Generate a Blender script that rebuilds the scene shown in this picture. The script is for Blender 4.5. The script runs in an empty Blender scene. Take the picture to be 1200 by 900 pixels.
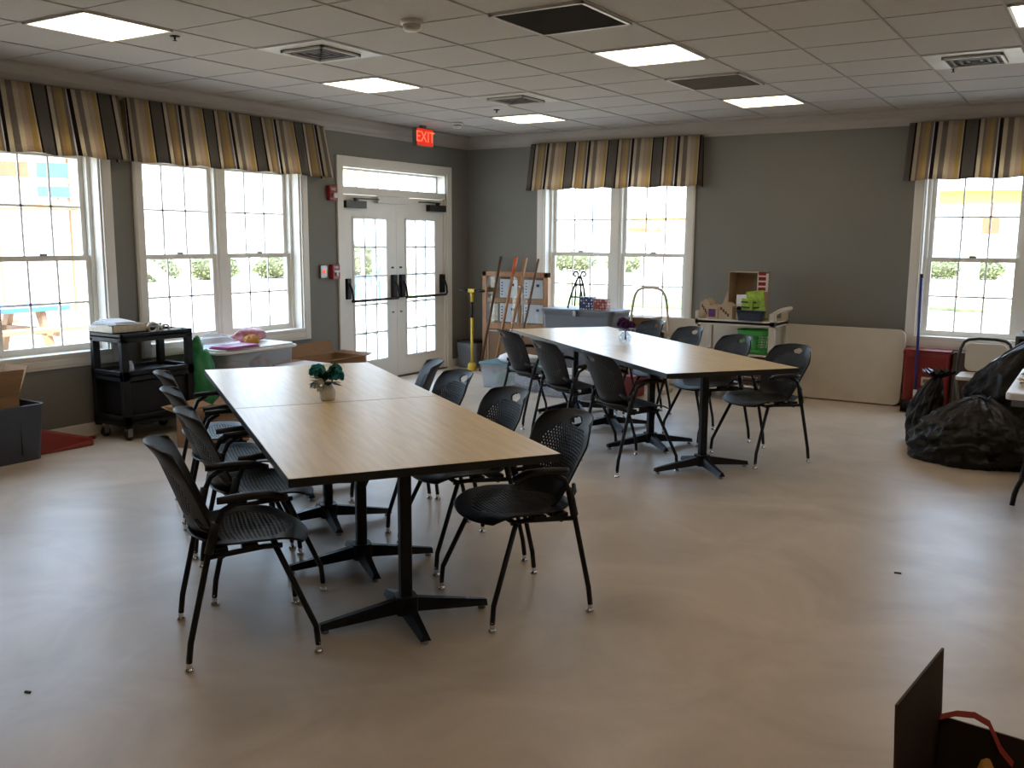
import bpy, bmesh, math, random
from mathutils import Vector, Matrix, noise
PI = math.pi
R = random.Random(7)
C = bpy.context.scene.collection
sc = bpy.context.scene

# ------------------------------------------------------------------ materials
def lin(h):
    h = h.lstrip('#')
    out = []
    for i in (0, 2, 4):
        c = int(h[i:i+2], 16) / 255
        out.append(c / 12.92 if c <= .04045 else ((c + .055) / 1.055) ** 2.4)
    return (*out, 1)

def mat(name, col, rough=.5, metal=0, var=.08, scale=6, bump=0, bscale=40, spec=.5, stretch=None):
    m = bpy.data.materials.new(name); m.use_nodes = True
    nt = m.node_tree; N = nt.nodes; L = nt.links
    b = N['Principled BSDF']
    c = lin(col) if isinstance(col, str) else (*col, 1)
    b.inputs['Roughness'].default_value = rough
    b.inputs['Metallic'].default_value = metal
    b.inputs['Specular IOR Level'].default_value = spec
    tc = N.new('ShaderNodeTexCoord'); mp = N.new('ShaderNodeMapping')
    L.new(tc.outputs['Object'], mp.inputs['Vector'])
    if stretch: mp.inputs['Scale'].default_value = stretch
    nz = N.new('ShaderNodeTexNoise'); nz.inputs['Scale'].default_value = scale; nz.inputs['Detail'].default_value = 4
    L.new(mp.outputs['Vector'], nz.inputs['Vector'])
    rp = N.new('ShaderNodeValToRGB')
    rp.color_ramp.elements[0].position = .3; rp.color_ramp.elements[1].position = .7
    rp.color_ramp.elements[0].color = (*[x * (1 - var) for x in c[:3]], 1)
    rp.color_ramp.elements[1].color = (*[min(1, x * (1 + var)) for x in c[:3]], 1)
    L.new(nz.outputs['Fac'], rp.inputs['Fac']); L.new(rp.outputs['Color'], b.inputs['Base Color'])
    if bump:
        n2 = N.new('ShaderNodeTexNoise'); n2.inputs['Scale'].default_value = bscale; n2.inputs['Detail'].default_value = 3
        L.new(mp.outputs['Vector'], n2.inputs['Vector'])
        bp = N.new('ShaderNodeBump'); bp.inputs['Strength'].default_value = bump; bp.inputs['Distance'].default_value = .01
        L.new(n2.outputs['Fac'], bp.inputs['Height']); L.new(bp.outputs['Normal'], b.inputs['Normal'])
    return m

def emis(name, col, s):
    m = bpy.data.materials.new(name); m.use_nodes = True
    b = m.node_tree.nodes['Principled BSDF']
    c = lin(col)
    b.inputs['Base Color'].default_value = c
    b.inputs['Emission Color'].default_value = c; b.inputs['Emission Strength'].default_value = s
    return m

def glass(name, tint=(.95, .97, .97), gl=.06, rough=.02):
    m = bpy.data.materials.new(name); m.use_nodes = True
    nt = m.node_tree; N = nt.nodes; L = nt.links
    N.remove(N['Principled BSDF'])
    t = N.new('ShaderNodeBsdfTransparent'); t.inputs['Color'].default_value = (*tint, 1)
    g = N.new('ShaderNodeBsdfGlossy'); g.inputs['Roughness'].default_value = rough
    mx = N.new('ShaderNodeMixShader'); lw = N.new('ShaderNodeLayerWeight'); pw = N.new('ShaderNodeMath'); pw.operation = 'POWER'; pw.inputs[1].default_value = 4; fr = N.new('ShaderNodeMath'); fr.operation = 'MULTIPLY_ADD'; fr.inputs[1].default_value = .5; fr.inputs[2].default_value = gl*.6
    L.new(lw.outputs['Facing'], pw.inputs[0]); L.new(pw.outputs[0], fr.inputs[0])
    L.new(fr.outputs[0], mx.inputs[0]); L.new(t.outputs[0], mx.inputs[1]); L.new(g.outputs[0], mx.inputs[2])
    L.new(mx.outputs[0], N['Material Output'].inputs['Surface'])
    return m

def clearplastic(name, col, alpha=.5, rough=.35):
    m = mat(name, col, rough, var=.05)
    nt = m.node_tree; N = nt.nodes; L = nt.links
    b = N['Principled BSDF']; t = N.new('ShaderNodeBsdfTransparent'); t.inputs['Color'].default_value = (.93, .95, .97, 1)
    mx = N.new('ShaderNodeMixShader'); mx.inputs[0].default_value = alpha
    L.new(t.outputs[0], mx.inputs[1]); L.new(b.outputs[0], mx.inputs[2])
    L.new(mx.outputs[0], N['Material Output'].inputs['Surface'])
    return m

M = {}
M['wall'] = mat('wall_paint', (.21, .205, .182), .75, var=.03, scale=1.5, bump=.05, bscale=160)
M['ceil'] = mat('ceiling_tile', (.50, .465, .42), .9, var=.04, scale=60, bump=.15, bscale=220)
M['tbar_shade'] = mat('ceiling_bar_shade', (.40, .37, .335), .8)  # bars coloured darker than the tiles to paint in the shadow gaps
M['trim'] = mat('white_trim_paint', (.80, .77, .70), .4, var=.02)
M['crown'] = mat('crown_paint', (.42, .38, .335), .5, var=.02)
M['glass'] = glass('window_glass')
def vinyl():
    m = mat('white_vinyl_glare', (.84, .82, .79), .4, var=.02)
    nt = m.node_tree; N = nt.nodes; L = nt.links; b = N['Principled BSDF']
    t = N.new('ShaderNodeBsdfTranslucent'); t.inputs['Color'].default_value = (.85, .84, .82, 1)
    mx = N.new('ShaderNodeMixShader'); mx.inputs[0].default_value = .16  # translucency mixed in to imitate window glare washing over the muntins
    L.new(b.outputs[0], mx.inputs[1]); L.new(t.outputs[0], mx.inputs[2]); L.new(mx.outputs[0], N['Material Output'].inputs['Surface'])
    return m
M['vinyl'] = vinyl()
M['vaseglass'] = glass('vase_glass', (.88, .90, .92), .2, .03)
M['black'] = mat('black_plastic', (.011, .0105, .0115), .45, var=.12, scale=30, bump=.05, bscale=300, spec=.28)
M['blackmetal'] = mat('black_powder_metal', (.009, .009, .010), .42, var=.1, scale=30, spec=.3)
M['chrome'] = mat('chrome', (.75, .75, .76), .15, 1, var=.02)
M['edge'] = mat('black_edge_band', (.012, .011, .011), .45)
M['bronze'] = mat('dark_bronze', (.05, .042, .036), .4, .6)
M['steel'] = mat('grey_steel', (.3, .29, .28), .35, .8)
M['white'] = mat('white_plastic', (.72, .71, .69), .45, var=.03)
M['offwhite'] = mat('off_white_plastic', (.62, .56, .46), .5, var=.04)
M['red'] = mat('red_plastic', (.22, .018, .014), .4)
M['firered'] = mat('fire_alarm_red', (.28, .02, .018), .35)
M['carton'] = mat('brown_cardboard', (.30, .165, .075), .8, var=.1, scale=8, stretch=(1, 1, 12))
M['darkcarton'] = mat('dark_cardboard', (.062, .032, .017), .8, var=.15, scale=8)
M['palecarton'] = mat('pale_cardboard', (.48, .36, .24), .8, var=.06)
M['paper'] = mat('white_paper', (.78, .78, .80), .8, var=.03)
M['bluegrey'] = mat('blue_grey_plastic', (.045, .05, .068), .45)
M['grey'] = mat('grey_plastic', (.15, .16, .18), .5)
M['oak'] = mat('oak_wood', (.40, .19, .075), .45, var=.25, scale=5, stretch=(12, 12, 1))
M['darkwood'] = mat('dark_brown_wood', (.10, .042, .018), .5, var=.25, scale=5, stretch=(12, 12, 1))
M['tanboard'] = mat('tan_fibreboard', (.24, .14, .075), .7, var=.06)
M['orange'] = mat('orange_paint', (.55, .10, .02), .45)
M['yellow'] = mat('yellow_paint', (.62, .44, .03), .4)
M['teal'] = mat('teal_petal', (.02, .30, .31), .6, var=.3, scale=60)
M['tealplastic'] = mat('teal_lid_plastic', (.14, .27, .29), .45)
M['purple'] = mat('purple_petal', (.10, .02, .12), .6, var=.35, scale=60)
M['leaf'] = mat('dark_green_leaf', (.02, .07, .025), .55, var=.3, scale=40)
M['vase'] = mat('white_ceramic', (.75, .74, .72), .2)
M['clear'] = clearplastic('clear_plastic', (.70, .74, .80), .28)
M['bag'] = mat('black_bag_film', (.008, .007, .007), .36, var=.2, scale=8, bump=.9, bscale=18, spec=.3)
M['green'] = mat('green_bag_film', (.03, .26, .09), .4, bump=.5, bscale=30)
M['lime'] = mat('lime_paper', (.35, .50, .05), .6, var=.35, scale=25)
M['greenplastic'] = mat('green_plastic', (.06, .36, .06), .45)
M['navy'] = mat('navy_plastic', (.02, .025, .05), .5)
M['blue'] = mat('blue_handle', (.03, .035, .19), .4)
M['magenta'] = mat('magenta_folder', (.33, .03, .16), .4)
M['pink'] = mat('pink_wrap', (.5, .2, .24), .5, var=.4, scale=20)
M['cream'] = mat('cream_paper', (.62, .55, .42), .7, var=.15, scale=30)
M['tan'] = mat('tan_yarn', (.55, .27, .06), .8, bump=.6, bscale=60)
M['ribbon'] = mat('red_ribbon', (.40, .035, .02), .5)
M['darkgap'] = mat('dark_duct', (.03, .027, .025), .8)
M['grille'] = mat('grey_grille', (.13, .115, .10), .6)
M['lightpanel'] = emis('light_panel', '#ffe7c8', 5.8)
M['exitred'] = emis('exit_red', '#d8301f', .75)
M['exitletter'] = emis('exit_letter', '#ff7350', 1.05)
M['alarmlamp'] = emis('alarm_lamp', '#ff5a30', 1.2)
M['tinmetal'] = mat('duct_white', (.60, .57, .51), .4)
M['sand'] = mat('pale_sand', (.55, .47, .36), .9, var=.15, scale=1.2)
M['lawn'] = mat('lawn_grass', (.16, .24, .07), .9, var=.3, scale=3)
M['concrete'] = mat('pale_concrete', (.50, .50, .50), .8, var=.08, scale=1)
M['render'] = mat('cream_render', (.80, .74, .60), .8, var=.03)
M['whitesiding'] = mat('white_siding', (.85, .85, .84), .7, var=.02)
M['yellowsiding'] = mat('yellow_siding', (.62, .40, .09), .7, var=.04)
M['roofred'] = mat('red_brown_roof', (.34, .10, .05), .8, var=.1)
M['playwood'] = mat('playset_timber', (.34, .19, .10), .7, var=.15, stretch=(8, 8, 1))
M['playblue'] = mat('playset_blue', (.06, .18, .55), .4)
M['playgreen'] = mat('playset_green', (.06, .40, .22), .4)
M['hedge'] = mat('hedge_leaf', (.19, .23, .10), .7, var=.5, scale=7)  # leaf colour lightened, so lens flare haze is painted into it
M['hedgecore'] = mat('hedge_core', (.08, .085, .045), .9, var=.3, scale=3)

# floor: mottled sheet vinyl with a satin finish
def floor_mat():
    m = bpy.data.materials.new('mottled_vinyl'); m.use_nodes = True
    nt = m.node_tree; N = nt.nodes; L = nt.links; b = N['Principled BSDF']
    tc = N.new('ShaderNodeTexCoord')
    n1 = N.new('ShaderNodeTexNoise'); n1.inputs['Scale'].default_value = 1.6; n1.inputs['Detail'].default_value = 7; n1.inputs['Roughness'].default_value = .62; n1.inputs['Distortion'].default_value = .8
    r1 = N.new('ShaderNodeValToRGB'); r1.color_ramp.elements[0].position = .32; r1.color_ramp.elements[1].position = .70
    r1.color_ramp.elements[0].color = (.52, .435, .345, 1); r1.color_ramp.elements[1].color = (.70, .605, .495, 1)
    L.new(tc.outputs['Object'], n1.inputs['Vector']); L.new(n1.outputs['Fac'], r1.inputs['Fac'])
    L.new(r1.outputs['Color'], b.inputs['Base Color'])
    n2 = N.new('ShaderNodeTexNoise'); n2.inputs['Scale'].default_value = 2.5; n2.inputs['Detail'].default_value = 3
    r2 = N.new('ShaderNodeMapRange'); r2.inputs['To Min'].default_value = .30; r2.inputs['To Max'].default_value = .43
    L.new(tc.outputs['Object'], n2.inputs['Vector']); L.new(n2.outputs['Fac'], r2.inputs['Value']); L.new(r2.outputs['Result'], b.inputs['Roughness'])
    b.inputs['Specular IOR Level'].default_value = .5
    return m
M['floor'] = floor_mat()

def maple():
    m = mat('maple_laminate', (.76, .59, .34), .34, var=.10, scale=3, stretch=(1.2, 14, 1), spec=.85)
    return m
M['maple'] = maple()

# striped valance fabric, striped along UV.x
def stripes():
    m = bpy.data.materials.new('striped_fabric'); m.use_nodes = True
    nt = m.node_tree; N = nt.nodes; L = nt.links; b = N['Principled BSDF']; b.inputs['Roughness'].default_value = .9
    uv = N.new('ShaderNodeUVMap'); sp = N.new('ShaderNodeSeparateXYZ'); fr = N.new('ShaderNodeMath'); fr.operation = 'FRACT'
    L.new(uv.outputs[0], sp.inputs[0]); L.new(sp.outputs['X'], fr.inputs[0])
    rp = N.new('ShaderNodeValToRGB'); rp.color_ramp.interpolation = 'CONSTANT'
    G = (.20, .18, .157, 1); K = (.022, .015, .018, 1); W = (.85, .80, .78, 1); CR = (.78, .67, .50, 1); T = (.55, .39, .21, 1); Y = (.62, .46, .20, 1); GR = (.33, .275, .235, 1); P = (.66, .52, .40, 1)
    seq = [(0, G), (.155, K), (.185, CR), (.245, GR), (.28, T), (.35, Y), (.41, GR), (.455, W), (.475, K), (.535, CR), (.60, GR), (.69, CR), (.76, P), (.85, Y), (.92, CR), (.94, K), (.965, G)]
    e = rp.color_ramp.elements
    e[0].position, e[0].color = seq[0]
    e[1].position, e[1].color = seq[-1]
    for p, c in seq[1:-1]:
        x = e.new(p); x.color = c
    L.new(fr.outputs[0], rp.inputs['Fac'])
    nz = N.new('ShaderNodeTexNoise'); nz.inputs['Scale'].default_value = 90
    mx = N.new('ShaderNodeMix'); mx.data_type = 'RGBA'; mx.blend_type = 'MULTIPLY'; mx.inputs['Factor'].default_value = .25
    L.new(rp.outputs['Color'], mx.inputs['A']); L.new(nz.outputs['Fac'], mx.inputs['B'])
    L.new(mx.outputs['Result'], b.inputs['Base Color'])
    return m
M['stripe'] = stripes()

def dots(name, base, dot):
    m = mat(name, base, .5)
    nt = m.node_tree; N = nt.nodes; L = nt.links; b = N['Principled BSDF']
    tc = N.new('ShaderNodeTexCoord'); v = N.new('ShaderNodeTexVoronoi'); v.inputs['Scale'].default_value = 32; v.inputs['Randomness'].default_value = .3
    L.new(tc.outputs['Object'], v.inputs['Vector'])
    r = N.new('ShaderNodeValToRGB'); r.color_ramp.interpolation = 'CONSTANT'
    r.color_ramp.elements[0].color = (*dot, 1); r.color_ramp.elements[1].color = (*base, 1); r.color_ramp.elements[1].position = .36
    L.new(v.outputs['Distance'], r.inputs['Fac']); L.new(r.outputs['Color'], b.inputs['Base Color'])
    return m
M['bluedots'] = dots('blue_dotted_paper', (.02, .03, .12), (.6, .6, .65))
M['reddots'] = dots('red_dotted_paper', (.28, .03, .03), (.55, .4, .35))

# ------------------------------------------------------------------ mesh helpers
def BM(): return bmesh.new()

def obox(bm, c, ax, ay, az):
    c = Vector(c); ax = Vector(ax); ay = Vector(ay); az = Vector(az)
    v = [bm.verts.new(c + sx * ax + sy * ay + sz * az) for sz in (-1, 1) for sy in (-1, 1) for sx in (-1, 1)]
    for f in ((0, 2, 3, 1), (4, 5, 7, 6), (0, 1, 5, 4), (2, 6, 7, 3), (0, 4, 6, 2), (1, 3, 7, 5)):
        bm.faces.new([v[i] for i in f])
    return v

def bx(bm, x0, x1, y0, y1, z0, z1):
    return obox(bm, ((x0+x1)/2, (y0+y1)/2, (z0+z1)/2), (abs(x1-x0)/2, 0, 0), (0, abs(y1-y0)/2, 0), (0, 0, abs(z1-z0)/2))

def tube(bm, pts, r, n=8, close=False, smooth=0):
    pts = [Vector(p) for p in pts]
    if smooth:
        for _ in range(smooth):
            q = [pts[0]]
            for a, b in zip(pts, pts[1:]):
                q += [a * .75 + b * .25, a * .25 + b * .75]
            q.append(pts[-1]); pts = q
    rs = r if isinstance(r, (list, tuple)) else [r] * len(pts)
    if len(rs) != len(pts):
        rs = [rs[0] + (rs[-1] - rs[0]) * i / (len(pts) - 1) for i in range(len(pts))]
    rings = []; up = None
    for i, p in enumerate(pts):
        a = pts[i-1] if i else (pts[-1] if close else p); b = pts[(i+1) % len(pts)] if (i < len(pts)-1 or close) else p
        t = (b - a).normalized()
        if up is None:
            up = Vector((0, 0, 1)) if abs(t.z) < .9 else Vector((0, 1, 0))
        s = t.cross(up)
        if s.length < 1e-5: s = t.orthogonal()
        s.normalize(); u = s.cross(t).normalized(); up = u
        rings.append([bm.verts.new(p + rs[i] * (math.cos(2*PI*k/n) * s + math.sin(2*PI*k/n) * u)) for k in range(n)])
    m = len(rings)
    for i in range(m if close else m - 1):
        A, B = rings[i], rings[(i+1) % m]
        for k in range(n):
            bm.faces.new((A[k], B[k], B[(k+1) % n], A[(k+1) % n])).smooth = True
    if not close:
        bm.faces.new(rings[0]); bm.faces.new(rings[-1][::-1])

def lathe(bm, prof, c=(0, 0, 0), n=20, sm=True, sx=1, sy=1):
    c = Vector(c); rings = []
    for r, z in prof:
        if r < 1e-5: rings.append([bm.verts.new(c + Vector((0, 0, z)))])
        else: rings.append([bm.verts.new(c + Vector((sx*r*math.cos(2*PI*k/n), sy*r*math.sin(2*PI*k/n), z))) for k in range(n)])
    for A, B in zip(rings, rings[1:]):
        for k in range(n):
            k2 = (k+1) % n
            if len(A) == 1 and len(B) == 1: continue
            if len(A) == 1: f = bm.faces.new((A[0], B[k2], B[k]))
            elif len(B) == 1: f = bm.faces.new((A[k], A[k2], B[0]))
            else: f = bm.faces.new((A[k], A[k2], B[k2], B[k]))
            f.smooth = sm

def prism(bm, poly, d0, d1, axis='z'):
    def P(a, b, d): return {'z': (a, b, d), 'y': (a, d, b), 'x': (d, a, b)}[axis]
    A = [bm.verts.new(P(a, b, d0)) for a, b in poly]; B = [bm.verts.new(P(a, b, d1)) for a, b in poly]
    n = len(poly)
    bm.faces.new(A[::-1]); bm.faces.new(B)
    for i in range(n): bm.faces.new((A[i], A[(i+1) % n], B[(i+1) % n], B[i]))

def rrect(x0, x1, y0, y1, r, n=6):
    out = []
    for cx, cy, a in ((x1-r, y1-r, 0), (x0+r, y1-r, 90), (x0+r, y0+r, 180), (x1-r, y0+r, 270)):
        for k in range(n+1):
            t = math.radians(a + 90*k/n); out.append((cx + r*math.cos(t), cy + r*math.sin(t)))
    return out

def obj(name, bm, m, parent=None, bevel=0, loc=None, rz=None):
    bmesh.ops.recalc_face_normals(bm, faces=bm.faces)
    if bevel:
        bmesh.ops.bevel(bm, geom=[e for e in bm.edges if len(e.link_faces) == 2 and e.calc_face_angle(0) > .6], offset=bevel, segments=2, affect='EDGES', profile=.5)
    me = bpy.data.meshes.new(name); bm.to_mesh(me); bm.free()
    for x in (m if isinstance(m, list) else [m]): me.materials.append(M[x] if isinstance(x, str) else x)
    o = bpy.data.objects.new(name, me); C.objects.link(o)
    if parent: o.parent = parent
    if loc: o.location = loc
    if rz is not None: o.rotation_euler.z = rz
    return o

def tag(o, label=None, cat=None, group=None, kind=None):
    if label: o['label'] = label
    if cat: o['category'] = cat
    if group: o['group'] = group
    if kind: o['kind'] = kind
    return o

def thing(name, label, cat, loc=(0, 0, 0), rz=0, group=None, kind=None):
    o = bpy.data.objects.new(name, None); C.objects.link(o); o.location = loc; o.rotation_euler.z = rz
    o.empty_display_size = .1
    return tag(o, label, cat, group, kind)

def struct(name, bm, m, parent=None, bevel=0):
    o = obj(name, bm, m, parent, bevel)
    if not parent: o['kind'] = 'structure'
    return o

def kids(o): return [c for c in bpy.data.objects if c.parent == o]
def copy_tree(o, loc, rz, label=None, group=None):
    def rec(x, par):
        c = x.copy(); C.objects.link(c); c.parent = par
        for ch in kids(x): rec(ch, c)
        return c
    src = {}
    allo = list(bpy.data.objects)
    ch = {}
    for x in allo:
        if x.parent: ch.setdefault(x.parent.name, []).append(x)
    def rec(x, par):
        c = x.copy(); C.objects.link(c); c.parent = par
        for y in ch.get(x.name, []): rec(y, c)
        return c
    r = rec(o, None); r.location = loc; r.rotation_euler.z = rz
    if label: r['label'] = label
    if group: r['group'] = group
    return r

# ------------------------------------------------------------------ room shell
WX, WY, CZ = -6.80, 9.70, 2.80         # left wall face, back wall face, ceiling height
RX, FY = 3.4, -4.0                     # right wall, wall behind the camera
TH = .22
GX, GY, T = -5.457, 3.266, .6096       # ceiling grid origin and tile

b = BM(); bx(b, WX, RX, FY, WY, -.12, 0); struct('floor', b, 'floor')
b = BM(); bx(b, WX-TH, RX+TH, FY-TH, WY+TH, CZ, CZ+.15); struct('ceiling', b, 'ceil')

def wall_cells(bm, holes, a0, a1, z0, z1, put):
    us = sorted({a0, a1, *[h[0] for h in holes], *[h[1] for h in holes]})
    zs = sorted({z0, z1, *[h[2] for h in holes], *[h[3] for h in holes]})
    for u0, u1 in zip(us, us[1:]):
        for w0, w1 in zip(zs, zs[1:]):
            if any(h[0] <= u0 + 1e-6 and h[1] >= u1 - 1e-6 and h[2] <= w0 + 1e-6 and h[3] >= w1 - 1e-6 for h in holes): continue
            put(bm, u0, u1, w0, w1)

SILL, HEAD, CW = .665, 2.25, .09
W1 = (2.74, 4.73); W2 = (4.93, 6.91); W3 = (-5.78, -3.81); W4 = (-1.62, .36)
D0, D1 = 7.34, 9.34
ho = lambda w: (w[0]+CW, w[1]-CW, SILL, HEAD)
b = BM()
wall_cells(b, [ho(W1), ho(W2), (D0+CW, D1-CW, 0, 2.33)], FY, WY, 0, CZ, lambda bm, u0, u1, z0, z1: bx(bm, WX-TH, WX, u0, u1, z0, z1))
bmesh.ops.remove_doubles(b, verts=b.verts, dist=1e-5)
struct('wall_left', b, 'wall')
b = BM()
wall_cells(b, [ho(W3), ho(W4)], WX-TH, RX, 0, CZ, lambda bm, u0, u1, z0, z1: bx(bm, u0, u1, WY, WY+TH, z0, z1))
bmesh.ops.remove_doubles(b, verts=b.verts, dist=1e-5)
struct('wall_back', b, 'wall')
b = BM(); bx(b, RX, RX+TH, FY, WY, 0, CZ); struct('wall_right', b, 'wall')
b = BM(); bx(b, WX-TH, RX+TH, FY-TH, FY, 0, CZ); struct('wall_front', b, 'wall')

# crown moulding profile swept along left and back walls
prof = [(0, 0), (.012, 0), (.02, .02), (.035, .035), (.05, .07), (.085, .10), (.105, .11), (.12, .125), (.12, .145), (0, .145)]
zc = CZ - .145
b = BM(); prism(b, [(WX + p, zc + q) for p, q in prof], FY, WY, 'y'); struct('trim_1', b, 'crown')
b = BM()
prism(b, [(WY - p, zc + q) for p, q in prof], WX, RX, 'x'); struct('trim_2', b, 'crown')
# suspended ceiling T bars: one bar set
b = BM()
k = -20
xs = [GX + i*T for i in range(-2, 15) if WX + .1 < GX + i*T < RX]
ys = [GY + j*T for j in range(-12, 11) if FY < GY + j*T < WY - .1]
for x in xs: bx(b, x-.0065, x+.0065, FY, WY-.12, CZ-.005, CZ+.001)
for y in ys: bx(b, WX+.12, RX, y-.0045, y+.0045, CZ-.003, CZ+.001)
struct('trim_3', b, 'tbar_shade')
# baseboards
def bb(name, segs, fr):
    b = BM()
    for u0, u1 in segs:
        if fr == 'L': bx(b, WX, WX+.015, u0, u1, 0, .10)
        else: bx(b, u0, u1, WY-.015, WY, 0, .10)
    struct(name, b, 'trim', bevel=.004)
bb('baseboard_left', [(FY, D0), (D1, WY)], 'L')
bb('baseboard_back', [(WX, RX)], 'B')

# ------------------------------------------------------------------ windows
def fbox(bm, fr, u0, u1, n0, n1, z0, z1):
    if fr == 'L': bx(bm, WX-n1, WX-n0, u0, u1, z0, z1)
    else: bx(bm, u0, u1, WY+n0, WY+n1, z0, z1)

def window(k, fr, w, label):
    u0, u1 = w; o0, o1 = u0+CW, u1-CW
    loc = (WX, (u0+u1)/2, SILL) if fr == 'L' else ((u0+u1)/2, WY, SILL)
    root = bpy.data.objects.new('window_%d' % k, None); C.objects.link(root); root['kind'] = 'structure'; root['label'] = label
    def part(name, bm, m, par=root, bevel=0):
        o = obj(name, bm, m, par, bevel); return o
    b = BM()
    fbox(b, fr, u0, o0, -.022, 0, .565, 2.34); fbox(b, fr, o1, u1, -.022, 0, .565, 2.34)
    fbox(b, fr, o0, o1, -.022, 0, HEAD, 2.34); fbox(b, fr, o0, o1, -.022, 0, .565, SILL-.012)
    fbox(b, fr, u0+.012, o0-.012, -.028, -.022, .575, 2.33); fbox(b, fr, o1+.012, u1-.012, -.028, -.022, .575, 2.33)
    fbox(b, fr, o0-.01, o1+.01, -.028, -.022, .585, SILL-.03)
    part('casing', b, 'trim', bevel=.003)
    b = BM()
    fbox(b, fr, o0, o0+.014, 0, TH, SILL, HEAD); fbox(b, fr, o1-.014, o1, 0, TH, SILL, HEAD); fbox(b, fr, o0, o1, 0, TH, HEAD-.014, HEAD)
    fbox(b, fr, o0, o1, -.03, TH, SILL-.014, SILL+.012)
    part('jamb', b, 'trim')
    mid = (o0+o1)/2
    b = BM(); fbox(b, fr, mid-.035, mid+.035, .09, .20, SILL+.012, HEAD); part('mullion', b, 'trim')
    for s0, s1 in ((o0+.014, mid-.035), (mid+.035, o1-.014)):
        b = BM()
        fbox(b, fr, s0, s0+.03, .10, .20, SILL+.012, HEAD-.014); fbox(b, fr, s1-.03, s1, .10, .20, SILL+.012, HEAD-.014); fbox(b, fr, s0, s1, .10, .20, HEAD-.05, HEAD-.014)
        part('frame', b, 'trim')
        for z0, z1, n0, bot in ((SILL+.012, 1.425, .115, .05), (1.385, HEAD-.03, .15, .042)):
            a0, a1 = s0+.03, s1-.03
            b = BM(); st = .04; n1 = n0+.032
            fbox(b, fr, a0, a0+st, n0, n1, z0, z1); fbox(b, fr, a1-st, a1, n0, n1, z0, z1)
            fbox(b, fr, a0+st, a1-st, n0, n1, z0, z0+bot); fbox(b, fr, a0+st, a1-st, n0, n1, z1-.04, z1)
            g0, g1, y0, y1 = a0+st, a1-st, z0+bot, z1-.04
            s = part('sash', b, 'trim')
            b = BM()
            for i in (1, 2):
                x = g0 + (g1-g0)*i/3; fbox(b, fr, x-.008, x+.008, n0+.011, n1-.011, y0, y1)
            zz = (y0+y1)/2; fbox(b, fr, g0, g1, n0+.011, n1-.011, zz-.008, zz+.008)
            obj('muntins', b, 'vinyl', s)
            b = BM(); fbox(b, fr, g0-.005, g1+.005, n0+.014, n0+.018, y0-.005, y1+.005); obj('glass', b, 'glass', s)
        b = BM(); c = (s0+s1)/2
        fbox(b, fr, c-.03, c+.03, .105, .125, 1.425, 1.445); part('sash_lock', b, 'steel')
    return root
window(1, 'L', W1, 'left window nearest the camera behind the black cart')
window(2, 'L', W2, 'double window on the left wall beside the door')
window(3, 'B', W3, 'double window on the back wall behind the far table')
window(4, 'B', W4, 'window at the right end of the back wall')

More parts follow.
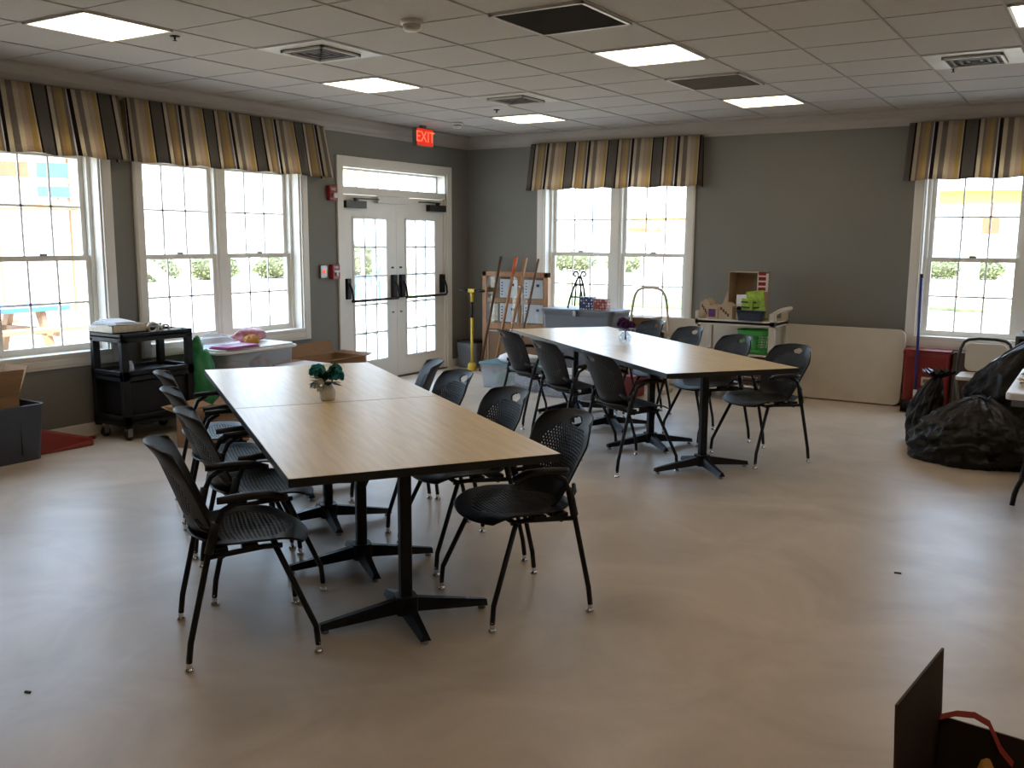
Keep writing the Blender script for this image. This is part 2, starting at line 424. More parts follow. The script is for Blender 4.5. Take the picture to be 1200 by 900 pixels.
# ------------------------------------------------------------------ door
def door():
    root = bpy.data.objects.new('door_1', None); C.objects.link(root); root['kind'] = 'structure'; root['label'] = 'white double glazed door with transom'
    P = lambda n, bm, m, par=root, bevel=0: obj(n, bm, m, par, bevel)
    o0, o1 = D0+CW, D1-CW
    b = BM()
    fbox(b, 'L', D0, o0, -.022, 0, 0, 2.42); fbox(b, 'L', o1, D1, -.022, 0, 0, 2.42); fbox(b, 'L', o0, o1, -.022, 0, 2.33, 2.42)
    P('casing', b, 'trim', bevel=.003)
    b = BM(); nd = .11
    fbox(b, 'L', o0, o0+.02, 0, TH, 0, 2.33); fbox(b, 'L', o1-.02, o1, 0, TH, 0, 2.33); fbox(b, 'L', o0, o1, 0, TH, 2.31, 2.33)
    fbox(b, 'L', o0, o1, .0, TH, 2.035, 2.105)
    P('frame', b, 'trim')
    b = BM(); a0, a1 = o0+.02, o1-.02
    fbox(b, 'L', a0, a0+.025, .12, .16, 2.105, 2.31); fbox(b, 'L', a1-.025, a1, .12, .16, 2.105, 2.31); fbox(b, 'L', a0, a1, .12, .16, 2.29, 2.31); fbox(b, 'L', a0, a1, .12, .16, 2.105, 2.12)
    for i in range(1, 5):
        y = a0 + (a1-a0)*i/5; fbox(b, 'L', y-.008, y+.008, .125, .155, 2.12, 2.29)
    P('transom_sash', b, 'trim')
    b = BM(); fbox(b, 'L', a0, a1, .138, .142, 2.115, 2.295); P('transom_glass', b, 'glass')
    mid = (a0+a1)/2
    for s, (l0, l1) in enumerate(((a0+.003, mid-.002), (mid+.002, a1-.003))):
        n0, n1 = .03, .075
        cx = (l0+l1)/2
        g0, g1, z0, z1 = cx-.275, cx+.275, .23, 1.79
        b = BM()
        fbox(b, 'L', l0, g0, n0, n1, .012, 2.03); fbox(b, 'L', g1, l1, n0, n1, .012, 2.03); fbox(b, 'L', g0, g1, n0, n1, .012, z0); fbox(b, 'L', g0, g1, n0, n1, z1, 2.03)
        leaf = P('door_leaf', b, 'trim')
        b = BM()
        for i in (1, 2):
            y = g0+(g1-g0)*i/3; fbox(b, 'L', y-.009, y+.009, n0-.004, n1+.004, z0, z1)
        for i in range(1, 5):
            z = z0+(z1-z0)*i/5; fbox(b, 'L', g0, g1, n0-.004, n1+.004, z-.009, z+.009)
        for q in ((g0-.015, g0+.01, z0-.015, z1+.015), (g1-.01, g1+.015, z0-.015, z1+.015), (g0, g1, z0-.015, z0+.01), (g0, g1, z1-.01, z1+.015)):
            fbox(b, 'L', q[0], q[1], n0-.007, n0, q[2], q[3])
        obj('muntins', b, 'vinyl', leaf)
        b = BM(); fbox(b, 'L', g0, g1, .05, .054, z0, z1); obj('glass', b, 'glass', leaf)
        # crash bar: two end cases and a tube on bent arms
        hinge, meet = (l0+.05, l1-.07) if s == 0 else (l1-.05, l0+.07)
        b = BM()
        for y, h, w in ((meet, .26, .035), (hinge, .22, .03)):
            fbox(b, 'L', y-w, y+w, n0-.045, n0, 1.02-h/2+.02, 1.02+h/2+.02)
            tube(b, [(WX-n0+.045, y, 1.1), (WX-n0+.085, y, 1.02), (WX-n0+.095, y, .93), (WX-n0+.075, y, .91)], .013)
        obj('panic_bar_case', b, 'blackmetal', leaf, bevel=.004)
        b = BM(); tube(b, [(WX-n0+.08, hinge, .91), (WX-n0+.08, meet, .91)], .014); obj('panic_bar', b, 'bronze', leaf)
        # closer at the head
        b = BM(); q0, q1 = (l0+.01, l0+.33) if s == 0 else (l1-.33, l1-.01)
        fbox(b, 'L', q0, q1, n0-.06, n0, 1.89, 1.965)
        m0 = (q0+q1)/2
        obox(b, (WX-n0+.055, m0+(.16 if s == 0 else -.16), 1.99), (.012, 0, 0), (0, .20, 0), (0, 0, .007))
        obox(b, (WX-n0+.05, m0, 1.975), (.018, 0, 0), (0, .02, 0), (0, 0, .02))
        obj('door_closer', b, 'bronze', leaf, bevel=.003)
        b = BM(); fbox(b, 'L', meet-.02, meet+.02, n0-.006, n0, 1.24, 1.26); fbox(b, 'L', meet-.015, meet+.015, n0-.006, n0, .74, .755); obj('bolt_plate', b, 'blackmetal', leaf)
    b = BM(); fbox(b, 'L', mid-.36, mid+.18, -.02, .03, 1.955, 2.03); P('magnetic_lock', b, 'white', bevel=.004)
    b = BM(); fbox(b, 'L', o0, o1, -.01, TH, 0, .012); P('threshold', b, 'bronze')
door()

# ------------------------------------------------------------------ ceiling fittings
def tile(i, j): return (GX+(i+.5)*T, GY+(j+.5)*T)
lights = [((0, 0), 'square ceiling light panel over the near left window, nearest the camera'),
          ((0, 4), 'square ceiling light panel in front of the double left window'),
          ((0, 8), 'square ceiling light panel near the far corner by the exit sign'),
          ((4, 4), 'square ceiling light panel beside the dark return grille, centre of ceiling'),
          ((4, 8), 'square ceiling light panel beside the pale grey grille near back wall'),
          ((8, 4), 'ceiling light panel cut by the right edge of the picture'),
          ((8, 8), None), ((4, 0), None), ((8, 0), None), ((0, -4), None), ((4, -4), None), ((8, -4), None), ((12, 0), None), ((12, 4), None), ((12, 8), None)]
for (i, j), lab in lights:
    x, y = tile(i, j)
    t = thing('ceiling_light', lab or 'flush ceiling light panel out of view behind or beside the camera', 'ceiling light', (x, y, CZ), group=None if lab else 'ceiling lights outside the picture')
    h = T/2-.012
    b = BM()
    for q in ((-h, -h+.016, -h, h), (h-.016, h, -h, h), (-h, h, -h, -h+.016), (-h, h, h-.016, h)): bx(b, *q, -.011, -.001)
    obj('frame', b, 'tinmetal', t)
    b = BM(); bx(b, -h+.016, h-.016, -h+.016, h-.016, -.008, -.001); obj('diffuser', b, 'lightpanel', t)

def supply(i, j, lab, plen=True):
    x, y = tile(i, j); t = thing('air_diffuser', lab, 'air vent', (x, y, CZ)); h = T/2-.012
    b = BM(); bx(b, -h, h, -h, h, -.008, -.001); obj('face_plate', b, 'tinmetal', t)
    b = BM(); bx(b, -.185, .185, -.185, .185, -.012, -.008); obj('throat', b, 'darkgap', t)
    for k in range(4):
        a = .185-.045*k; b = BM()
        for q in ((-a, -a+.018, -a, a), (a-.018, a, -a, a), (-a, a, -a, -a+.018), (-a, a, a-.018, a)): bx(b, *q, -.026+.002*k, -.012)
        obj('louvre_ring', b, 'grille' if k else 'tinmetal', t)
supply(1, 2, 'white square air diffuser between the two left ceiling lights')
supply(1, 6, 'white square air diffuser near the far left ceiling light')
supply(7, 6, 'white square air diffuser near the right edge of the ceiling')
def ret(i, j, lab, dark):
    x, y = tile(i, j); t = thing('return_grille', lab, 'air vent', (x, y, CZ)); h = T/2-.01
    b = BM()
    for q in ((-h, -h+.02, -h, h), (h-.02, h, -h, h), (-h, h, -h, -h+.02), (-h, h, h-.02, h)): bx(b, *q, -.014, -.001)
    obj('frame', b, 'tinmetal', t)
    b = BM(); bx(b, -h+.02, h-.02, -h+.02, h-.02, -.003, -.001); obj('duct', b, 'darkgap' if dark else 'grille', t)
    b = BM(); n = 44
    for k in range(n):
        yy = -h+.025+(2*h-.05)*k/(n-1)
        obox(b, (0, yy, -.008), (h-.02, 0, 0), (0, .0035, -.003), (0, .0012, .0014))
    obj('slats', b, 'darkgap' if dark else 'grille', t)
ret(4, 2, 'dark square return air grille near the top of the picture', True)
ret(4, 6, 'pale grey return air grille between two ceiling lights', False)

def smoke(x, y, lab):
    t = thing('smoke_detector', lab, 'smoke detector', (x, y, CZ))
    b = BM(); lathe(b, [(0, -.001), (.065, -.001), (.065, -.02), (.058, -.025), (0, -.025)], n=24); obj('base', b, 'white', t)
    b = BM(); lathe(b, [(0, -.024), (.052, -.024), (.052, -.045), (.042, -.058), (0, -.062)], n=24); obj('head', b, 'tinmetal', t)
smoke(-3.47, 4.40, 'round smoke detector beside the near ceiling air diffuser')
smoke(-6.01, 8.38, 'round smoke detector beside the red exit sign')
def sprinkler(x, y, lab):
    t = thing('sprinkler_head', lab, 'sprinkler', (x, y, CZ))
    b = BM(); lathe(b, [(0, 0), (.03, 0), (.028, -.006), (0, -.008)], n=18); obj('escutcheon', b, 'bronze', t)
    b = BM(); lathe(b, [(0, -.007), (.007, -.007), (.007, -.018), (.004, -.02), (.004, -.026), (.013, -.027), (.013, -.03), (0, -.03)], n=12); obj('nozzle', b, 'bronze', t)
sprinkler(-4.99, 3.98, 'sprinkler head next to the near left ceiling light')
sprinkler(-5.09, 7.75, 'sprinkler head next to the far left ceiling light')
sprinkler(-1.06, 7.54, 'sprinkler head below the right hand air diffuser')

def text_mesh(name, s, size, m, parent, loc, rot, ext=.002):
    cu = bpy.data.curves.new(name, 'FONT'); cu.body = s; cu.size = size; cu.align_x = 'CENTER'; cu.align_y = 'CENTER'; cu.extrude = ext
    cu.resolution_u = 3
    tmp = bpy.data.objects.new(name + '_src', cu); C.objects.link(tmp)
    bpy.context.view_layer.update()
    me = bpy.data.meshes.new_from_object(tmp.evaluated_get(bpy.context.evaluated_depsgraph_get()))
    bpy.data.objects.remove(tmp); bpy.data.curves.remove(cu)
    me.name = name; me.materials.clear(); me.materials.append(M[m])
    o = bpy.data.objects.new(name, me); C.objects.link(o); o.parent = parent; o.location = loc; o.rotation_euler = rot
    return o

t = thing('exit_sign', 'red exit sign hanging from the ceiling above the double door', 'exit sign', (-6.50, 8.42, CZ))
b = BM(); bx(b, -.03, .03, -.15, .15, -.225, -.03); bx(b, -.02, .02, -.04, .04, -.03, 0); obj('housing', b, 'grille', t, .004)
b = BM(); bx(b, .03, .034, -.142, .142, -.218, -.037); obj('face', b, 'exitred', t)
text_mesh('lettering', 'EXIT', .165, 'exitletter', t, (.036, 0, -.128), (PI/2, 0, PI/2), .001)

t = thing('fire_alarm_strobe', 'red fire alarm strobe high on the wall left of the door', 'fire alarm', (WX, 7.255, 2.03))
b = BM(); bx(b, 0, .05, -.06, .06, -.075, .075); obj('body', b, 'firered', t, .006)
b = BM(); bx(b, .05, .075, -.02, .05, -.05, .0); obj('strobe_lens', b, 'white', t, .004)
text_mesh('lettering', 'FIRE', .038, 'white', t, (.0505, -.005, .035), (PI/2, 0, PI/2), .0006)
t = thing('fire_pull_station', 'red fire alarm pull station at shoulder height left of the door', 'fire alarm', (WX, 7.265, 1.23))
b = BM(); bx(b, 0, .055, -.055, .055, -.075, .075); obj('body', b, 'firered', t, .006)
b = BM(); bx(b, .055, .07, -.04, .04, -.005, .015); bx(b, .055, .07, -.012, .012, -.045, -.005); obj('pull_handle', b, 'white', t, .002)
text_mesh('lettering', 'FIRE', .03, 'white', t, (.0555, 0, .045), (PI/2, 0, PI/2), .0006)
t = thing('alarm_indicator', 'small grey box with glowing orange lamp beside the pull station', 'alarm box', (WX, 7.11, 1.235))
b = BM(); bx(b, 0, .03, -.05, .05, -.065, .065); obj('body', b, 'steel', t, .005)
b = BM(); lathe(b, [(0, .014), (.012, .01), (.022, 0), (0, 0)], n=16)
bmesh.ops.rotate(b, verts=b.verts, cent=(0, 0, 0), matrix=Matrix.Rotation(PI/2, 3, 'Y')); bmesh.ops.translate(b, verts=b.verts, vec=(.03, 0, 0)); obj('lamp', b, 'alarmlamp', t)

# ------------------------------------------------------------------ valances
def valance(fr, u0, u1, ph, lab, ztop=2.67, zbot=2.17, flip=1):
    t = thing('window_valance', lab, 'valance', (WX, (u0+u1)/2, zbot) if fr == 'L' else ((u0+u1)/2, WY, zbot))
    bm = BM(); uvl = bm.loops.layers.uv.new('UVMap')
    L = u1-u0; n = int(L/.02); nz = 8; ret = .12
    cols = []
    path = [(u0, 0.004, 0), (u0, .04, .04)] + [(u0 + L*i/n, None, .12 + L*i/n) for i in range(n+1)] + [(u1, .04, .2+L), (u1, .004, .24+L)]
    for u, d, s in path:
        col = []
        for k in range(nz+1):
            f = k/nz     # 0 top, 1 bottom
            base = .085 + .085*f
            w = .010*math.sin(s*17+ph)*(.3+f) + .006*math.sin(s*41+2*ph)*f
            dd = base + w if d is None else d*(1+1.0*f)
            z = ztop + (zbot-ztop)*f + (.006*math.sin(s*17+ph+1) if k == nz else 0)
            uu = u + (.0 if d is None else 0) + (u-(u0+u1)/2)/L*.03*f
            p = (WX+dd, uu, z) if fr == 'L' else (uu, WY-dd, z)
            col.append((bm.verts.new(p), s))
        cols.append(col)
    for A, B in zip(cols, cols[1:]):
        for k in range(nz):
            f = bm.faces.new((A[k][0], B[k][0], B[k+1][0], A[k+1][0])); f.smooth = True
            for lp, s in zip(f.loops, (A[k][1], B[k][1], B[k+1][1], A[k+1][1])): lp[uvl].uv = (s/.535*flip + ph, 0)
    bmesh.ops.solidify(bm, geom=bm.faces[:], thickness=.004)
    me = bpy.data.meshes.new('fabric'); bm.to_mesh(me); bm.free(); me.materials.append(M['stripe'])
    o = bpy.data.objects.new('fabric', me); C.objects.link(o); o.parent = t; o.matrix_parent_inverse = Matrix.Translation(t.location).inverted()
    b = BM()
    if fr == 'L': bx(b, WX+.001, WX+.078, u0+.015, u1-.015, ztop-.03, ztop-.005)
    else: bx(b, u0+.015, u1-.015, WY-.078, WY-.001, ztop-.03, ztop-.005)
    o = obj('mounting_board', b, 'trim', t); o.matrix_parent_inverse = Matrix.Translation(t.location).inverted()
valance('L', 2.62, 4.78, .02, 'striped fabric valance over the near left window')
valance('L', 4.87, 7.10, .35, 'striped fabric valance over the left window beside the door')
valance('B', -5.83, -3.74, .84, 'striped fabric valance over the double window on the back wall', zbot=2.14)
valance('B', -1.69, .45, .84, 'striped fabric valance at the right end of the back wall', zbot=2.14)

# ------------------------------------------------------------------ tables
def table_proto(Lg, Wd, lab):
    t = thing('pedestal_table', lab, 'table')
    b = BM(); bx(b, -Lg/2+.003, Lg/2-.003, -Wd/2+.003, Wd/2-.003, .715, .745); obj('tabletop', b, 'maple', t)
    b = BM(); e = .006
    for q in ((-Lg/2+.001, -Lg/2+e, -Wd/2+.001, Wd/2-.001), (Lg/2-e, Lg/2-.001, -Wd/2+.001, Wd/2-.001), (-Lg/2+.001, Lg/2-.001, -Wd/2+.001, -Wd/2+e), (-Lg/2+.001, Lg/2-.001, Wd/2-e, Wd/2-.001)): bx(b, *q, .7125, .7435)
    obj('edge_band', b, 'edge', t)
    b = BM(); bx(b, -Lg/2+.06, Lg/2-.06, -Wd/2+.06, Wd/2-.06, .700, .7145); obj('underside_panel', b, 'edge', t)
    for sx in (-1, 1):
        x = sx*(Lg/2-.37)
        b = BM(); prism(b, rrect(x-.025, x+.025, -.025, .025, .010, 4), .06, .70); bx(b, x-.2, x+.2, -.025, .025, .68, .70); bx(b, x-.025, x+.025, -.28, .28, .68, .70)
        col = obj('pedestal_column', b, 'blackmetal', t)
        b = BM()
        prism(b, rrect(x-.045, x+.045, -.045, .045, .02, 4), .035, .11)
        for dx, dy, ln in ((0, 1, .36), (0, -1, .36), (1, 0, .27), (-1, 0, .27)):
            A = Vector((x+dx*.03, dy*.03, 0)); E = Vector((x+dx*ln, dy*ln, 0)); s = Vector((-dy, dx, 0))
            v = []
            for p, w, z0, z1 in ((A, .034, .045, .10), (E, .022, .016, .04)):
                v += [bm_v for bm_v in (b.verts.new(p+s*w+Vector((0, 0, z0))), b.verts.new(p-s*w+Vector((0, 0, z0))), b.verts.new(p-s*w*.5+Vector((0, 0, z1))), b.verts.new(p+s*w*.5+Vector((0, 0, z1))))]
            for q in ((0, 1, 2, 3), (7, 6, 5, 4), (0, 4, 5, 1), (1, 5, 6, 2), (2, 6, 7, 3), (3, 7, 4, 0)): b.faces.new([v[i] for i in q])
        base = obj('pedestal_base', b, 'blackmetal', col)
        for dx, dy, ln in ((0, 1, .34), (0, -1, .34), (1, 0, .25), (-1, 0, .25)):
            b = BM(); lathe(b, [(0, 0), (.016, 0), (.016, .008), (.006, .012), (.006, .022), (0, .022)], (x+dx*ln, dy*ln, 0), 10)
            obj('glide', b, 'steel', col)
    return t
def table_row(near_mid, ax, Lg, Wd, labels):
    a = Vector((ax[0], ax[1])).normalized(); rz = math.atan2(a.y, a.x)
    t = table_proto(Lg, Wd, labels[0])
    for k in range(2):
        c = Vector(near_mid) + a*(Lg*(k+.5)+(.004 if k else 0))
        if k == 0: t.location = (c.x, c.y, 0); t.rotation_euler.z = rz
        else: copy_tree(t, (c.x, c.y, 0), rz, labels[1])
table_row((-2.05, 2.70), (-.826, .563), 1.472, 1.06, ('light wood pedestal table nearest the camera, in the left table row', 'light wood pedestal table with black edge by the left windows, behind the nearest one'))
table_row((-1.98, 5.82), (-.775, .632), 1.53, .98, ('light wood pedestal table in the right row, end towards the leaning white table', 'light wood pedestal table at the back, beside the large grey bin'))

# ------------------------------------------------------------------ chairs
def shell(fn, nu, nv, hole, th):
    bm = BM(); V = {}
    for j in range(nv+1):
        for i in range(nu+1): V[i, j] = bm.verts.new(fn(-1+2*i/nu, j/nv))
    for j in range(nv):
        for i in range(nu):
            if hole(i, j, -1+2*(i+.5)/nu, (j+.5)/nv): continue
            bm.faces.new((V[i, j], V[i+1, j], V[i+1, j+1], V[i, j+1])).smooth = True
    bmesh.ops.delete(bm, geom=[v for v in bm.verts if not v.link_faces], context='VERTS')
    bmesh.ops.recalc_face_normals(bm, faces=bm.faces)
    bmesh.ops.solidify(bm, geom=bm.faces[:], thickness=th)
    for f in bm.faces: f.smooth = True
    return bm

def chair_proto():
    t = thing('perforated_armchair', 'x', 'chair')
    def seat(u, w):
        v = 2*w-1; k = .72
        x = .245*u*math.sqrt(1-k*v*v/2*1.0); y = .02+.228*v*math.sqrt(1-k*u*u/2)
        z = .452 + .016*u*u*(1-.5*abs(v)) - .008*(1-u*u)*(1-v*v)
        if v > .45: z -= .032*((v-.45)/.55)**2
        if v < -.6: z += .02*((-v-.6)/.4)**2
        return (x, y, z)
    st = lambda i, j: j % 2 == 0 and (i + j//2) % 2 == 0
    sh = lambda i, j, u, w: st(i, j) and u*u + (2*w-1)**2*1.1 < .60
    obj('seat', shell(seat, 56, 54, sh, .007), 'black', t)
    def back(u, w):
        tt = w; k = .80
        wid = .172 + .066*min(1, w*1.35)
        x = wid*u
        if w > .5:
            vv = (w-.5)/.5
            x *= math.sqrt(1-k*vv**4/2)
            tt = .5+.5*vv*(1-.16*u**4*vv)
        else:
            vv = (.5-w)/.5
            x *= math.sqrt(1-.5*vv**4/2); tt = .5-.5*vv*(1-.15*u**4*vv)
        y = -.178 - .125*tt - .02*tt*tt + .085*u*u*(1-.25*tt)
        if tt > .8: y -= .022*((tt-.8)/.2)**2
        if tt < .2: y += .03*((.2-tt)/.2)**2
        return (x, y, .425+.40*tt)
    def bh(i, j, u, w):
        if (u/.215)**2 + ((w-.885)/.048)**2 < 1: return True
        return st(i, j) and abs(u) < .74-.2*w*0 and .30 < w < .82 and (u/.78)**2+((w-.55)/.33)**2 < 1
    obj('backrest', shell(back, 56, 62, bh, .007), 'black', t)
    for s in (-1, 1):
        for nm, pts, foot in (('front', [(s*.265, .235, .035), (s*.263, .228, .11), (s*.20, .095, .425)], (s*.265, .235)),
                              ('rear', [(s*.255, -.235, .035), (s*.253, -.226, .11), (s*.252, -.155, .42), (s*.258, -.125, .53), (s*.262, -.095, .598), (s*.262, -.04, .628)], (s*.255, -.235))):
            b = BM(); p = [Vector(q) for q in pts]
            tube(b, p, .0115, 8)
            if nm == 'rear': tube(b, [(s*.2525, -.150, .44), (s*.258, -.120, .555)], [.0175, .0165], 8)
            lg = obj('leg', b, 'blackmetal', t)
            b = BM(); lathe(b, [(0, 0), (.017, 0), (.019, .006), (.012, .014), (.008, .018), (.0105, .02), (.0105, .045), (0, .045)], (foot[0], foot[1], 0), 12)
            obj('glide', b, 'chrome', lg)
        b = BM(); n = 14; ring = []
        for i in range(n+1):
            f = i/n; y = -.115+.255*f; wv = .026*math.sqrt(max(.04, 1-(2*f-1)**4)); z = .637+.008*math.sin(PI*f)-.016*max(0, f-.75)/.25
            ring.append([b.verts.new((s*(.262-.012*f)+dx*wv, y, z+dz)) for dx, dz in ((-1, -.004), (-.8, .008), (0, .012), (.8, .008), (1, -.004), (.6, -.014), (-.6, -.014))])
        for A, B in zip(ring, ring[1:]):
            for k in range(7): b.faces.new((A[k], A[(k+1) % 7], B[(k+1) % 7], B[k])).smooth = True
        b.faces.new(ring[0]); b.faces.new(ring[-1])
        obj('armrest', b, 'black', t)
        b = BM(); tube(b, [(s*.256, -.13, .52), (s*.225, -.165, .53), (s*.185, -.185, .55)], [.012, .009], 6); obj('back_bracket', b, 'blackmetal', t)
    b = BM()
    for s in (-1, 1):
        tube(b, [(s*.20, .12, .424), (s*.205, .05, .428), (s*.25, -.155, .425)], .011, 8)
        bx(b, s*.205-.025, s*.205+.025, -.03, .03, .425, .447)
        bx(b, s*.21-.025, s*.21+.025, -.13, -.08, .425, .448)
    tube(b, [(-.20, .10, .422), (.20, .10, .422)], .011, 8); tube(b, [(-.235, -.10, .42), (.235, -.10, .42)], .011, 8)
    obj('seat_frame', b, 'blackmetal', t)
    return t
chair = chair_proto(); first = [True]
def put_chair(x, y, fx, fy, lab, grp):
    rz = math.atan2(fy, fx) - PI/2
    if first[0]:
        first[0] = False; chair.location = (x, y, 0); chair.rotation_euler.z = rz; chair['label'] = lab; chair['group'] = grp
    else: copy_tree(chair, (x, y, 0), rz, lab, grp)
gA, gB = 'armchairs around the left table row', 'armchairs around the right table row'
for a in [(-2.09, 3.335, -.51, -.86, 'black perforated armchair at the near table, front of its right side', gA),
          (-2.66, 3.73, -.53, -.85, 'black perforated armchair second from the front on the right of near tables', gA),
          (-3.26, 4.11, -.55, -.83, 'black perforated armchair third from the front on the right of near tables', gA),
          (-3.74, 4.47, -.75, -.66, 'black armchair farthest along the right of the near tables, before the double door', gA),
          (-2.79, 2.44, .58, .82, 'black perforated armchair at the front left, nearest to the camera', gA),
          (-3.23, 2.92, .56, .83, 'black perforated armchair second from the front on the left of near tables', gA),
          (-3.77, 3.26, .56, .83, 'black armchair third from the front on the left of near tables', gA),
          (-4.30, 3.62, .56, .83, 'black armchair farthest along the left of near tables, beside the black cart', gA),
          (-2.05, 6.635, -.57, -.82, 'black armchair in front of the leaning white table, nearest the camera on that side', gB),
          (-2.63, 7.08, -.6, -.8, 'black armchair in front of the green basket on the utility cart', gB),
          (-3.21, 7.54, -.6, -.8, 'black armchair left of the beige utility cart, behind the far tables', gB),
          (-3.75, 7.95, -.6, -.8, 'black armchair behind the purple flowers, before the white tubular frame', gB),
          (-2.75, 5.88, .55, .83, 'black armchair at the near left corner of the far tables', gB),
          (-3.44, 6.34, .55, .83, 'black armchair in the middle of the left side of the far tables', gB),
          (-4.10, 6.87, .56, .83, 'black armchair beside the clear tote, farthest on left of the far tables', gB)]:
    put_chair(*a)

# ------------------------------------------------------------------ flowers on the tables
def blossom(bm, c, r, seed):
    rr = random.Random(seed); c = Vector(c)
    for k in range(46):
        th = rr.uniform(0, 2*PI); ph = math.acos(rr.uniform(-.35, 1)); d = Vector((math.sin(ph)*math.cos(th), math.sin(ph)*math.sin(th), math.cos(ph)))
        s = d.orthogonal().normalized()*r*.33; u = d.cross(s).normalized()*r*.4
        p = c+d*r*.55; tip = c+d*r*1.05+u*.35
        v = [bm.verts.new(q) for q in (p-s*.6-u*.3, p+s*.6-u*.3, c+d*r*.9+s, tip, c+d*r*.9-s)]
        bm.faces.new(v)
    lathe(bm, [(0, -r*.5), (r*.5, -r*.2), (r*.55, r*.2), (0, r*.55)], c, 8)
def leaves(bm, c, r, n, seed, dz=0):
    rr = random.Random(seed); c = Vector(c)
    for k in range(n):
        a = rr.uniform(0, 2*PI); e = rr.uniform(-.3, .9); d = Vector((math.cos(a)*math.cos(e), math.sin(a)*math.cos(e), math.sin(e)))
        s = d.cross(Vector((0, 0, 1))).normalized()*r*.22; L = r*rr.uniform(.7, 1.1); o = c+Vector((0, 0, dz))
        v = [bm.verts.new(q) for q in (o+d*L*.2, o+d*L*.6+s+Vector((0, 0, .01*r)), o+d*L, o+d*L*.6-s)]
        bm.faces.new(v)
t = thing('flower_vase', 'small white vase of teal flowers on the seam of the near tables', 'flowers', (-3.36, 3.53, .7455), 0); t.scale = (1.18, 1.18, 1.18)
b = BM(); lathe(b, [(0, 0), (.028, 0), (.034, .015), (.036, .04), (.030, .06), (.022, .068), (.026, .078), (.022, .076), (.017, .066), (0, .06)], n=20); obj('vase', b, 'vase', t)
b = BM()
for x, y, z in ((-.045, 0, .115), (.05, .015, .11), (.0, -.03, .105)): tube(b, [(0, 0, .06), (x*.5, y*.5, .09), (x, y, z)], .003, 5)
leaves(b, (0, 0, .085), .085, 44, 3); leaves(b, (.02, 0, .12), .06, 20, 5); obj('foliage', b, 'leaf', t)
for k, (x, y, z, r) in enumerate(((-.045, -.01, .122, .038), (.052, .0, .108, .036), (.012, .04, .128, .030))):
    b = BM(); blossom(b, (x, y, z), r, 10+k); obj('blossom', b, 'teal', t)
b = BM(); blossom(b, (-.025, -.05, .065), .022, 40); blossom(b, (.01, -.055, .085), .018, 41); blossom(b, (.005, -.045, .05), .018, 42); obj('white_blossoms', b, 'vase', t)

t = thing('flower_vase', 'round glass vase with purple flowers on the far tables', 'flowers', (-3.30, 6.95, .7455), 0)
b = BM(); lathe(b, [(0, 0), (.04, 0), (.052, .02), (.052, .05), (.03, .075), (.02, .09), (.026, .105), (.023, .105), (.017, .09), (.027, .074), (.047, .05), (.047, .02), (.03, .008), (0, .008)], n=24); obj('vase', b, 'vaseglass', t)
b = BM(); leaves(b, (0, 0, .11), .10, 30, 8); tube(b, [(0, 0, .02), (.005, 0, .12)], .004, 5); tube(b, [(.01, 0, .02), (-.01, 0.01, .12)], .004, 5); obj('foliage', b, 'purple', t)
for k, (x, y, z, r) in enumerate(((-.02, 0, .155, .05), (.045, .01, .135, .04), (-.05, .02, .135, .035))):
    b = BM(); blossom(b, (x, y, z), r, 20+k); obj('blossom', b, 'purple', t)

# ------------------------------------------------------------------ container helpers
def tub(bm, w, d, h, tp=.06, th=.012, rim=.02, r=.05, ribs=True):
    """open tapered tub standing on z=0, centred on the origin"""
    n = 6
    def ring(s, z, inset=0):
        return [bm.verts.new((x, y, z)) for x, y in rrect(-(w/2)*s+inset, (w/2)*s-inset, -(d/2)*s+inset, (d/2)*s-inset, max(.005, r*s-inset), n)]
    s0 = 1-tp
    R_ = [ring(s0, 0), ring(1-tp*.08, h-rim*1.4), ring(1.0, h-rim*1.4), ring(1.0, h, -rim*.4), ring(1.0, h, th), ring(s0, th, th)]
    for A, B in zip(R_, R_[1:]):
        m = len(A)
        for k in range(m): bm.faces.new((A[k], A[(k+1) % m], B[(k+1) % m], B[k])).smooth = False
    bm.faces.new(R_[0][::-1]); bm.faces.new(R_[-1])
    if ribs:
        for sx in (-1, 1):
            for k in range(5):
                f = -.8+1.6*k/4
                obox(bm, (f*w/2*.85*1, sx*(d/2*(1-tp*.55)), h*.45), (.006, 0, 0), (0, .006, 0), (0, 0, h*.33))
        for sy in (-1, 1):
            for k in range(3):
                f = -.6+1.2*k/2
                obox(bm, (sy*(w/2*(1-tp*.55)), f*d/2*.85, h*.45), (.006, 0, 0), (0, .006, 0), (0, 0, h*.33))
def carton(bm, w, d, h, th=.005, flaps=(1, 1, 1, 1), ang=(-20, -20, -20, -20), fl=None):
    """open carton on z=0; flaps on -x,+x,-y,+y sides tilted by ang degrees from upright (outward)"""
    bx(bm, -w/2, w/2, -d/2, d/2, 0, th)
    bx(bm, -w/2, -w/2+th, -d/2, d/2, 0, h); bx(bm, w/2-th, w/2, -d/2, d/2, 0, h); bx(bm, -w/2, w/2, -d/2, -d/2+th, 0, h); bx(bm, -w/2, w/2, d/2-th, d/2, 0, h)
    for k, (nx, ny) in enumerate(((-1, 0), (1, 0), (0, -1), (0, 1))):
        if not flaps[k]: continue
        a = math.radians(ang[k]); L = fl or min(w, d)*.45
        dirv = Vector((nx*math.sin(a), ny*math.sin(a), math.cos(a))); side = Vector((-ny, nx, 0)); nr = dirv.cross(side)
        c = Vector((nx*(w/2-th/2), ny*(d/2-th/2), h)) + dirv*L/2
        obox(bm, c, side*((d if nx else w)/2-.004), dirv*L/2, nr*th/2)

